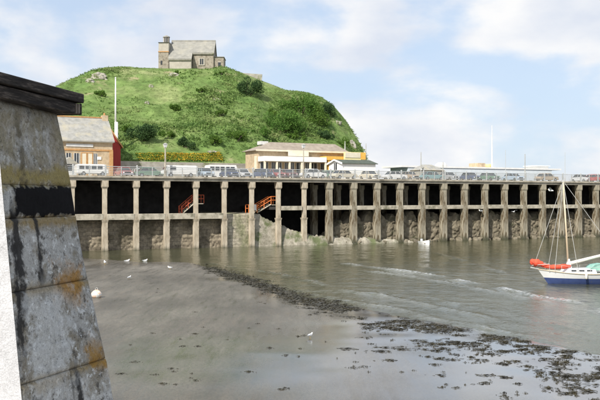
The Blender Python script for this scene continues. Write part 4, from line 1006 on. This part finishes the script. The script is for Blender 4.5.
# ------------------------------------------------------------------ gulls, buoy, seaweed
def gull_parts():
    bm = bmesh.new(); bmesh.ops.create_icosphere(bm, subdivisions=3, radius=1)
    for v_ in bm.verts:
        x, y, z = v_.co; k = .5+.5*(x+1)/2
        v_.co = Vector((x*.24, y*.10*(k+.25), z*.095*(k+.2)+.02*x))
    b_ = bpy.data.meshes.new('body'); bm.to_mesh(b_); bm.free(); b_.materials.append(M['gull'])
    bm = bmesh.new(); bmesh.ops.create_icosphere(bm, subdivisions=2, radius=.06)
    for v_ in bm.verts: v_.co += Vector((.22,0,.12))
    hd_ = bpy.data.meshes.new('head'); bm.to_mesh(hd_); bm.free(); hd_.materials.append(M['gull'])
    m = MB(); m.tube([(.15,0,.03),(.22,0,.12)], [.06,.045], 8); nk = m.mesh('neck', M['gull'], True)
    m = MB(); m.tube([(.27,0,.12),(.34,0,.105)], [.018,.005], 6); bk = m.mesh('beak', M['beak'])
    m = MB()
    for sy in (-1,1): m.add([(.12,sy*.10,.06),(.0,sy*.115,.075),(-.34,sy*.02,.035),(-.2,sy*.09,.0),(.12,sy*.085,.05),(-.3,sy*.01,.025)], ((0,1,2,3),(0,3,5,4)))
    wf = m.mesh('wings', M['gull_grey'])
    m = MB()
    for sy in (-1,1): m.add([(.12,sy*.06,.04),(.14,sy*.35,.17),(-.05,sy*.72,.10),(-.08,sy*.36,.15),(-.12,sy*.06,.03),(.10,sy*.06,.025),(.12,sy*.35,.155)], ((0,1,3,4),(1,2,3),(5,6,1,0)))
    wo = m.mesh('wings', M['gull_grey'])
    m = MB()
    for sy in (-1,1): m.tube([(0,sy*.04,-.05),(0,sy*.04,-.2)], .009, 5)
    lg = m.mesh('legs', M['beak'])
    return b_, hd_, nk, bk, wf, wo, lg
gp = gull_parts()
def gull(loc, rz, label, mode, sc=1.0, roll=0):
    g_ = empty('gull', loc, rz, label, 'gull', 'harbour gulls'); g_.scale = (sc*.88,)*3; g_.rotation_euler = (roll,0,rz)
    inst('body', gp[0], g_); inst('head', gp[1], g_); inst('neck', gp[2], g_); inst('beak', gp[3], g_)
    inst('wings', gp[5] if mode == 'fly' else gp[4], g_)
    if mode == 'stand': inst('legs', gp[6], g_)
def mud_z(x, y):
    x = np.asarray([x], float); y = np.asarray([y], float); d_ = shore_d(x, y)
    h_ = np.where(d_ > 0, .42*(1-np.exp(-d_/26)), .05*d_)+fbm(x, y, 9, 3)*.09+fbm(x, y, 2.0, 8)*.025
    return float(h_[0])
def on_water(px, py, dz=.03):
    p = G(px, py); p.z = max(mud_z(p.x, p.y), 0)+dz; return p
gull(on_water(105,266,.22), 2.0, 'gull standing on the wet mud nearest the foreground pillar', 'stand', 1.15)
gull(on_water(127,261.5,.05), .4, 'gull floating on the shallows below the second left pier column', 'float', 1.2)
gull(on_water(145,261,.05), .2, 'gull floating on the shallows below the third left pier column', 'float', 1.1)
gull(on_water(170,271,.17), 3.0, 'gull standing on the mud below the shallows, right of the floating gulls', 'stand', .9)
gull(on_water(129,283,.16), 1.0, 'lone gull standing out on the open mud left of centre', 'stand', .85)
gull(P(551,190.5,118), 2.6, 'gull in flight in front of the dark pier bay by the masthead', 'fly', 1.7, .3)
gull(P(422,169.5,112), .5, 'gull in flight above the pier railing near the thin grey pole', 'fly', 1.1, -.2)
gull(W(u_of(480,-.4),-.6,4.6), 2.8, 'gull in flight close under the lower beam of the right bays', 'fly', 1.3, .2)
gull(W(u_of(513,-.4),-.6,4.4), .8, 'gull in flight under the beam left of the boat mast', 'fly', 1.2, -.2)
gull(on_water(310,343,.13), .8, 'gull standing on the mud at the seaweed edge', 'stand', .7)
bo = empty('mooring_buoy', on_water(96.5,302,-.03), .3, 'peach coloured mooring buoy lying on the mud beside the foreground pillar', 'buoy')
def buoym(m):
    n = 10; m.tube([(0,0,0),(0,0,.04),(0,0,.16),(0,0,.32),(0,0,.46),(0,0,.53)], [.10,.24,.33,.33,.2,.07], 14)
part('float', M['buoy'], bo, buoym, smooth=True)
part('mooring_eye', M['wire'], bo, lambda m: m.tube([(-.07,0,.52),(-.07,0,.62),(0,0,.67),(.07,0,.62),(.07,0,.52)], .02, 6))
part('stained_band', M['white_dull'], bo, lambda m: m.tube([(0,0,.2),(0,0,.27)], [.338,.338], 14))

wr = random.Random(12); sw = MB()
def weed(px, py, r):
    g_ = G(px, py); z0 = max(mud_z(g_.x, g_.y), 0)+.004
    for k in range(wr.randint(10,26)):       # ragged heap of flat fronds
        an = wr.uniform(0,6.28); rr = r*abs(wr.gauss(0,.8)); ox = g_.x+rr*math.cos(an)*1.7; oy = g_.y+rr*math.sin(an)
        a2 = wr.gauss(0,.7); l = r*wr.uniform(.25,.75); w2 = l*wr.uniform(.12,.35); ca, sa = math.cos(a2), math.sin(a2)
        zz = z0+wr.uniform(.0,.05)*(1-min(rr/r,1)*.7)
        q = [(-l,0,-.012),(-l*.2,-w2,.0),(l*.5,-w2*.6,.012),(l,wr.uniform(-w2,w2),-.012),(l*.3,w2,.004),(-l*.4,w2*.8,.006)]
        sw.add([(ox+x*ca-y*sa, oy+x*sa+y*ca, zz+z) for x, y, z in q], [(0,1,2,3,4,5)])
for i in range(2400):
    px = wr.uniform(192, 640); sy_ = float(np.interp(px, SHx, SHy)); m_ = i % 6
    if px < 335: py = sy_+abs(wr.gauss(0,3.5))+1
    elif m_ < 1: py = sy_+abs(wr.gauss(0,2.5))
    elif m_ < 5: py = sy_+2+abs(wr.gauss(0,1))*(px-250)*.075
    else: py = sy_+wr.uniform(0,70)
    if py > 430: continue
    nv_ = mn.noise(Vector((px*.028, py*.09, 1)))+.5*mn.noise(Vector((px*.09, py*.25, 4)))
    if nv_ < .02 and wr.random() < .93: continue
    Yd = EYE*F/(py-HOR); weed(px, py, wr.choice((.04,.06,.1,.16,.26))*wr.uniform(.7,1.2)*(.5+Yd/80))
for i in range(420):  # denser weed here also stands in for dark reflections along the shore
    px = wr.uniform(205,345); py = float(np.interp(px,[200,250,300,345],[267,281,300,309]))+wr.gauss(0,1)*float(np.interp(px,[205,300,345],[2.5,5.5,3.5]))
    if py < float(np.interp(px, SHx, SHy))-3: continue
    weed(px, py, wr.uniform(.08,.3)*(.5+EYE*F/(py-HOR)/80))
for i in range(40): 
    weed(wr.uniform(110,330), wr.uniform(285,400), wr.uniform(.04,.10))
tag(sw.build('seaweed', M['weed']), 'dark bladder wrack strewn along the water edge on the mud', 'seaweed', kind='stuff')

# ------------------------------------------------------------------ foreground pillar
def ncor(z):    # near corner
    py = HOR-(z-EYE)*F/5.0; px = np.interp(py, [60,110,195,400,560], [-9,-4.5,3,22,37]); return Vector(((px-300)/F*5.0, 5.0, z))
def fcor(z):
    py = HOR-(z-EYE)*F/5.85; px = np.interp(py, [95,113,150,185,235,275,310,355,400,520], [55,58,66,72.5,80,88,96,106,114,136]); return Vector(((px-300)/F*5.85, 5.85, z))
RD = Vector((.2,.98,0)).normalized(); ND = Vector((.98,-.2,0)).normalized()
base = Vector((-2.1, 5.6, 5.0))
pl = empty('stone_pillar', base, 0, 'weathered battered stone pillar with black band and whitewashed side in the left foreground', 'pillar')
def zq(py): return EYE+(HOR-py)*5.0/F          # course heights read at the near corner
def stone_mat(name, kind):
    m, t, b = nodes(name)
    n = nz(t, 2.5, 8, .65); n2 = nz(t, 38, 8, .75, w=2); n3 = nz(t, 6, 9, .7, w=5); n4 = nz(t, 9, 4, .6, (1,1,.09), w=7); n6 = nz(t, 120, 4, .7, w=4)
    if kind == 'white':
        c = ramp(t, n3.outputs[0], [(.3,(.52,.52,.53)),(.6,(.66,.66,.67))]).outputs[0]
        c = mixc(t, ramp(t, n.outputs[0], [(.62,0),(.74,.5)]).outputs[0], c, (.36,.34,.30))
    else:
        tc = t.nodes.new('ShaderNodeTexCoord'); sp = t.nodes.new('ShaderNodeSeparateXYZ'); t.links.new(tc.outputs['Object'], sp.inputs[0])
        dt = t.nodes.new('ShaderNodeVectorMath'); dt.operation = 'DOT_PRODUCT'; dt.inputs[1].default_value = RD; t.links.new(tc.outputs['Object'], dt.inputs[0])
        def mth(op, a, b_, cl=False):
            q = t.nodes.new('ShaderNodeMath'); q.operation = op; q.use_clamp = cl
            for i_, v_ in enumerate((a, b_)):
                if isinstance(v_, (int, float)): q.inputs[i_].default_value = v_
                else: t.links.new(v_, q.inputs[i_])
            return q.outputs[0]
        nc = mth('SUBTRACT', n3.outputs[0], .5)
        nl = mth('SUBTRACT', nz(t, 14, 5, .6, w=11).outputs[0], .5)
        def near(src, c0, hw, soft, na, nsrc=nc):      # 1 within hw of c0, ragged
            q = mth('ABSOLUTE', mth('SUBTRACT', src, c0), 0); q = mth('ADD', q, mth('MULTIPLY', nsrc, na))
            return mth('DIVIDE', mth('SUBTRACT', hw+soft, q), soft, True)
        z = sp.outputs[2]; r = dt.outputs['Value']
        c = ramp(t, n.outputs[0], [(.3,(.27,.275,.265)),(.5,(.39,.40,.40)),(.7,(.51,.53,.535))]).outputs[0]
        c = mixc(t, ramp(t, n3.outputs[0], [(.48,0),(.60,.75)]).outputs[0], c, (.19,.165,.115))
        c = mixc(t, ramp(t, nz(t, 11, 8, .72, w=13).outputs[0], [(.54,0),(.62,.9)]).outputs[0], c, (.07,.067,.06))
        c = mixc(t, ramp(t, nz(t, 16, 8, .72, w=15).outputs[0], [(.55,0),(.62,.9)]).outputs[0], c, (.62,.65,.67))
        c = mixc(t, mth('MULTIPLY', near(z, 2.0, .45, .3, .3), ramp(t, nz(t, 1.8, 6, .6, (1,1,.5), w=21).outputs[0], [(.46,0),(.62,.7)]).outputs[0]), c, (.27,.22,.135))
        c = mixc(t, mth('MULTIPLY', near(z, 2.0, .16, .10, .5), ramp(t, n3.outputs[0], [(.42,0),(.6,.6)]).outputs[0]), c, (.27,.25,.17))
        c = mixc(t, ramp(t, n4.outputs[0], [(.60,0),(.72,.6)]).outputs[0], c, (.56,.58,.60))
        c = mixc(t, mth('MULTIPLY', near(z, 1.735, .03, .06, .32), .9), c, (.27,.22,.07))       # lichen band
        for zc, hw in ((1.445,.012),(1.012,.004),(.46,.004)):
            c = mixc(t, mth('MULTIPLY', near(z, zc, hw, .05, .30), .85), c, (.24,.17,.055))
        c = mixc(t, mth('MULTIPLY', mth('MULTIPLY', near(z, 1.02, .04, .12, .5), near(r, R0+.62, .09, .10, .6)), .9), c, (.32,.17,.03))
        c = mixc(t, mth('MULTIPLY', mth('MULTIPLY', near(z, .50, .04, .12, .5), near(r, R0+.80, .06, .08, .5)), .9), c, (.30,.17,.03))
        for rc, hw, zc, zh in ((.10,.025,1.22,.28),(.33,.004,1.28,.16),(.06,.015,1.0,.3),(.56,.004,.36,.08)):
            c = mixc(t, mth('MULTIPLY', mth('MULTIPLY', near(z, zc, zh, .12, .4), near(r, R0+rc, hw, .03, .16, nl)), .95), c, (.015,.015,.016))
        c = mixc(t, mth('MULTIPLY', mth('MULTIPLY', near(z, 1.86, .2, .12, .4), near(r, R0+.24, .01, .035, .2, nl)), .8), c, (.10,.085,.05))
        c = mixc(t, mth('MULTIPLY', mth('MULTIPLY', near(z, .72, .22, .12, .4), near(r, R0+.34, .16, .12, .9)), .6), c, (.55,.58,.60))
        c = mixc(t, 1, c, ramp(t, n2.outputs[0], [(.36,.38),(.43,.95),(.58,1.05),(.66,1.5)]).outputs[0], 'MULTIPLY')
        if kind == 'black':
            tar = ramp(t, n2.outputs[0], [(.3,(.006,.006,.007)),(.66,(.010,.010,.012)),(.85,(.10,.10,.10))]).outputs[0]
            mk = mth('MULTIPLY', near(z, 1.580, .088, .018, .10, nl), near(r, R0+.58, .455, .02, .10, nl))
            c = mixc(t, mk, c, tar); b.inputs['Specular IOR Level'].default_value = .12
    c = mixc(t, 1, c, ramp(t, n6.outputs[0], [(.3,.75),(.7,1.2)]).outputs[0], 'MULTIPLY')
    t.links.new(c, b.inputs['Base Color']); b.inputs['Roughness'].default_value = .92
    nb = bump(t, b, n3.outputs[0], .5, .03); nb = bump(t, b, n2.outputs[0], .8, .012, nb); bump(t, b, n6.outputs[0], .5, .004, nb); return m
R0 = (ncor(6.2)-base).dot(RD)
for k_ in ('stone','black','white'): M['p_'+k_] = stone_mat('pillar_'+k_, k_)
def blockm(z0, z1, f0, f1, proud, back, rough=.006, nu=26, nvv=18, seed=0, rnd=.012):
    """battered block of the right face from fraction f0 to f1 of the run; front face relief, set back to 'back'"""
    m = MB()
    def pt(fu, fv, dep):
        z = z0+(z1-z0)*fv; a = ncor(z); c = fcor(z); p_ = a.lerp(c, f0+(f1-f0)*fu); return p_+ND*dep
    for j in range(nvv+1):
        for i in range(nu+1):
            fu, fv = i/nu, j/nvv
            wd_ = (f1-f0)*.86; e_ = min(fu*wd_, (1-fu)*wd_, fv*(z1-z0), (1-fv)*(z1-z0))
            rd = -rnd*(1-min(e_/rnd,1))**2
            q = pt(fu, fv, 0); nn = (mn.noise(q*9+Vector((seed,0,0)))*rough+mn.noise(q*28)*rough*.5+mn.noise(q*70)*rough*.25)*(.15+.85*min(e_/.06,1))
            m.v.append(tuple(pt(fu, fv, proud+rd+nn)-base))
    for j in range(nvv):
        for i in range(nu):
            a = j*(nu+1)+i; m.f.append((a,a+1,a+nu+2,a+nu+1))
    # sides going back
    ring = [i for i in range(nu+1)]+[j*(nu+1)+nu for j in range(1,nvv+1)]+[nvv*(nu+1)+i for i in range(nu-1,-1,-1)]+[j*(nu+1) for j in range(nvv-1,0,-1)]
    b0 = len(m.v)
    for r_ in ring: m.v.append(tuple(Vector(m.v[r_])-ND*(proud+back)))
    n = len(ring)
    for i in range(n): m.f.append((ring[i], b0+i, b0+(i+1)%n, ring[(i+1)%n]))
    m.f.append(tuple(b0+i for i in range(n)))
    return m
BK = .82
def course(py0, py1, mat, proud, splits=(0,1), rough=.006, seed=0, gap=.004):
    z1 = zq(py0)-gap; z0 = zq(py1)+gap
    for i in range(len(splits)-1):
        f0 = splits[i]+(.004 if i else 0); f1 = splits[i+1]-(.004 if i < len(splits)-2 else 0)
        blockm(z0, z1, f0, f1, proud, BK, rough, 30, max(8,int((z1-z0)*50)), seed+i*3).build('stone_block', M[mat], pl, True)
course(98.5, 184, 'p_stone', 0, (0,1), .011, 1, .0)
course(184, 219, 'p_black', -.002, (0,1), .007, 6, .0015)
course(219, 293, 'p_stone', .001, (0,1), .010, 12, .0015)
course(293, 386, 'p_stone', .002, (0,1), .010, 17, .002)
course(386, 470, 'p_stone', .003, (0,.55,1), .010, 22, .002)
# whitewash coat on the sunlit near face
m = MB(); nu, nv2 = 24, 70; zt, zb = zq(98.5), 5.0
for j in range(nv2+1):
    for i in range(nu+1):
        z = zb+(zt-zb)*j/nv2; a = ncor(z)+ND*(-.008); p_ = a-ND*(.82*i/nu)
        fe = min(i/3,1); nn = mn.noise(p_*7)*.018+mn.noise(p_*22)*.008
        m.v.append(tuple(p_+ND*(.007*(1-fe))-RD*((.014+nn*.8)*fe+.002)-base))
for j in range(nv2):
    for i in range(nu): a = j*(nu+1)+i; m.f.append((a,a+1,a+nu+2,a+nu+1))
m.build('whitewashed_face', M['p_white'], pl, True)
# timber cap
def wood_mat():
    m, t, b = nodes('tarred_timber'); n = nz(t, 5, 9, .72, (3,.5,9)); n2 = nz(t, 14, 8, .7, (3,.3,6), w=2)
    c = ramp(t, n.outputs[0], [(.32,(.012,.011,.011)),(.50,(.035,.030,.027)),(.66,(.17,.145,.125))]).outputs[0]
    c = mixc(t, ramp(t, n2.outputs[0], [(.5,0),(.62,.8)]).outputs[0], c, (.010,.009,.009))
    t.links.new(c, b.inputs['Base Color']); b.inputs['Roughness'].default_value = .75
    nb = bump(t, b, n.outputs[0], .8, .02); bump(t, b, n2.outputs[0], .9, .012, nb); b.inputs['Specular IOR Level'].default_value = .2; return m
M['timber'] = wood_mat()
M['timber_lit'] = mixed('lit_timber', (.10,.085,.07), (.22,.19,.16), 9, .85, .5, .01, (2,2,2))  # paler copy of the cap timber, painted as light on the end pieces
capo = ncor(7.2)+ND*.085; capo.z = 0
MC = Matrix(((ND.x, RD.x, 0, 0),(ND.y, RD.y, 0, 0),(0,0,1,0),(0,0,0,1)))
def capbox(name, mat, a0, a1, r0, r1, z0, z1, bevel=.008):     # a: outward, r: along run
    m = MB(); m.box(a0, a1, r0, r1, z0, z1, Matrix.Translation(capo-base) @ MC)
    return m.build(name, mat, pl, bevel=bevel)
run = (fcor(7.2)-ncor(7.2)).dot(RD)
capbox('cap_beam', M['timber'], -1.05, 0, -.15, run+.02, 7.192, 7.268)
capbox('cap_plank', M['timber'], -1.10, .02, -.18, run+.115, 7.2745, 7.34)
capbox('cap_block', M['timber_lit'], -.30, .004, run+.022, run+.042, 7.194, 7.266, .004)
capbox('cap_block', M['timber'], -.30, -.008, run+.044, run+.058, 7.20, 7.266, .004)
capbox('cap_block', M['timber_lit'], -.30, .004, run+.060, run+.083, 7.196, 7.268, .004)
capbox('cap_block', M['timber'], -.30, .006, run+.085, run+.108, 7.19, 7.27, .004)
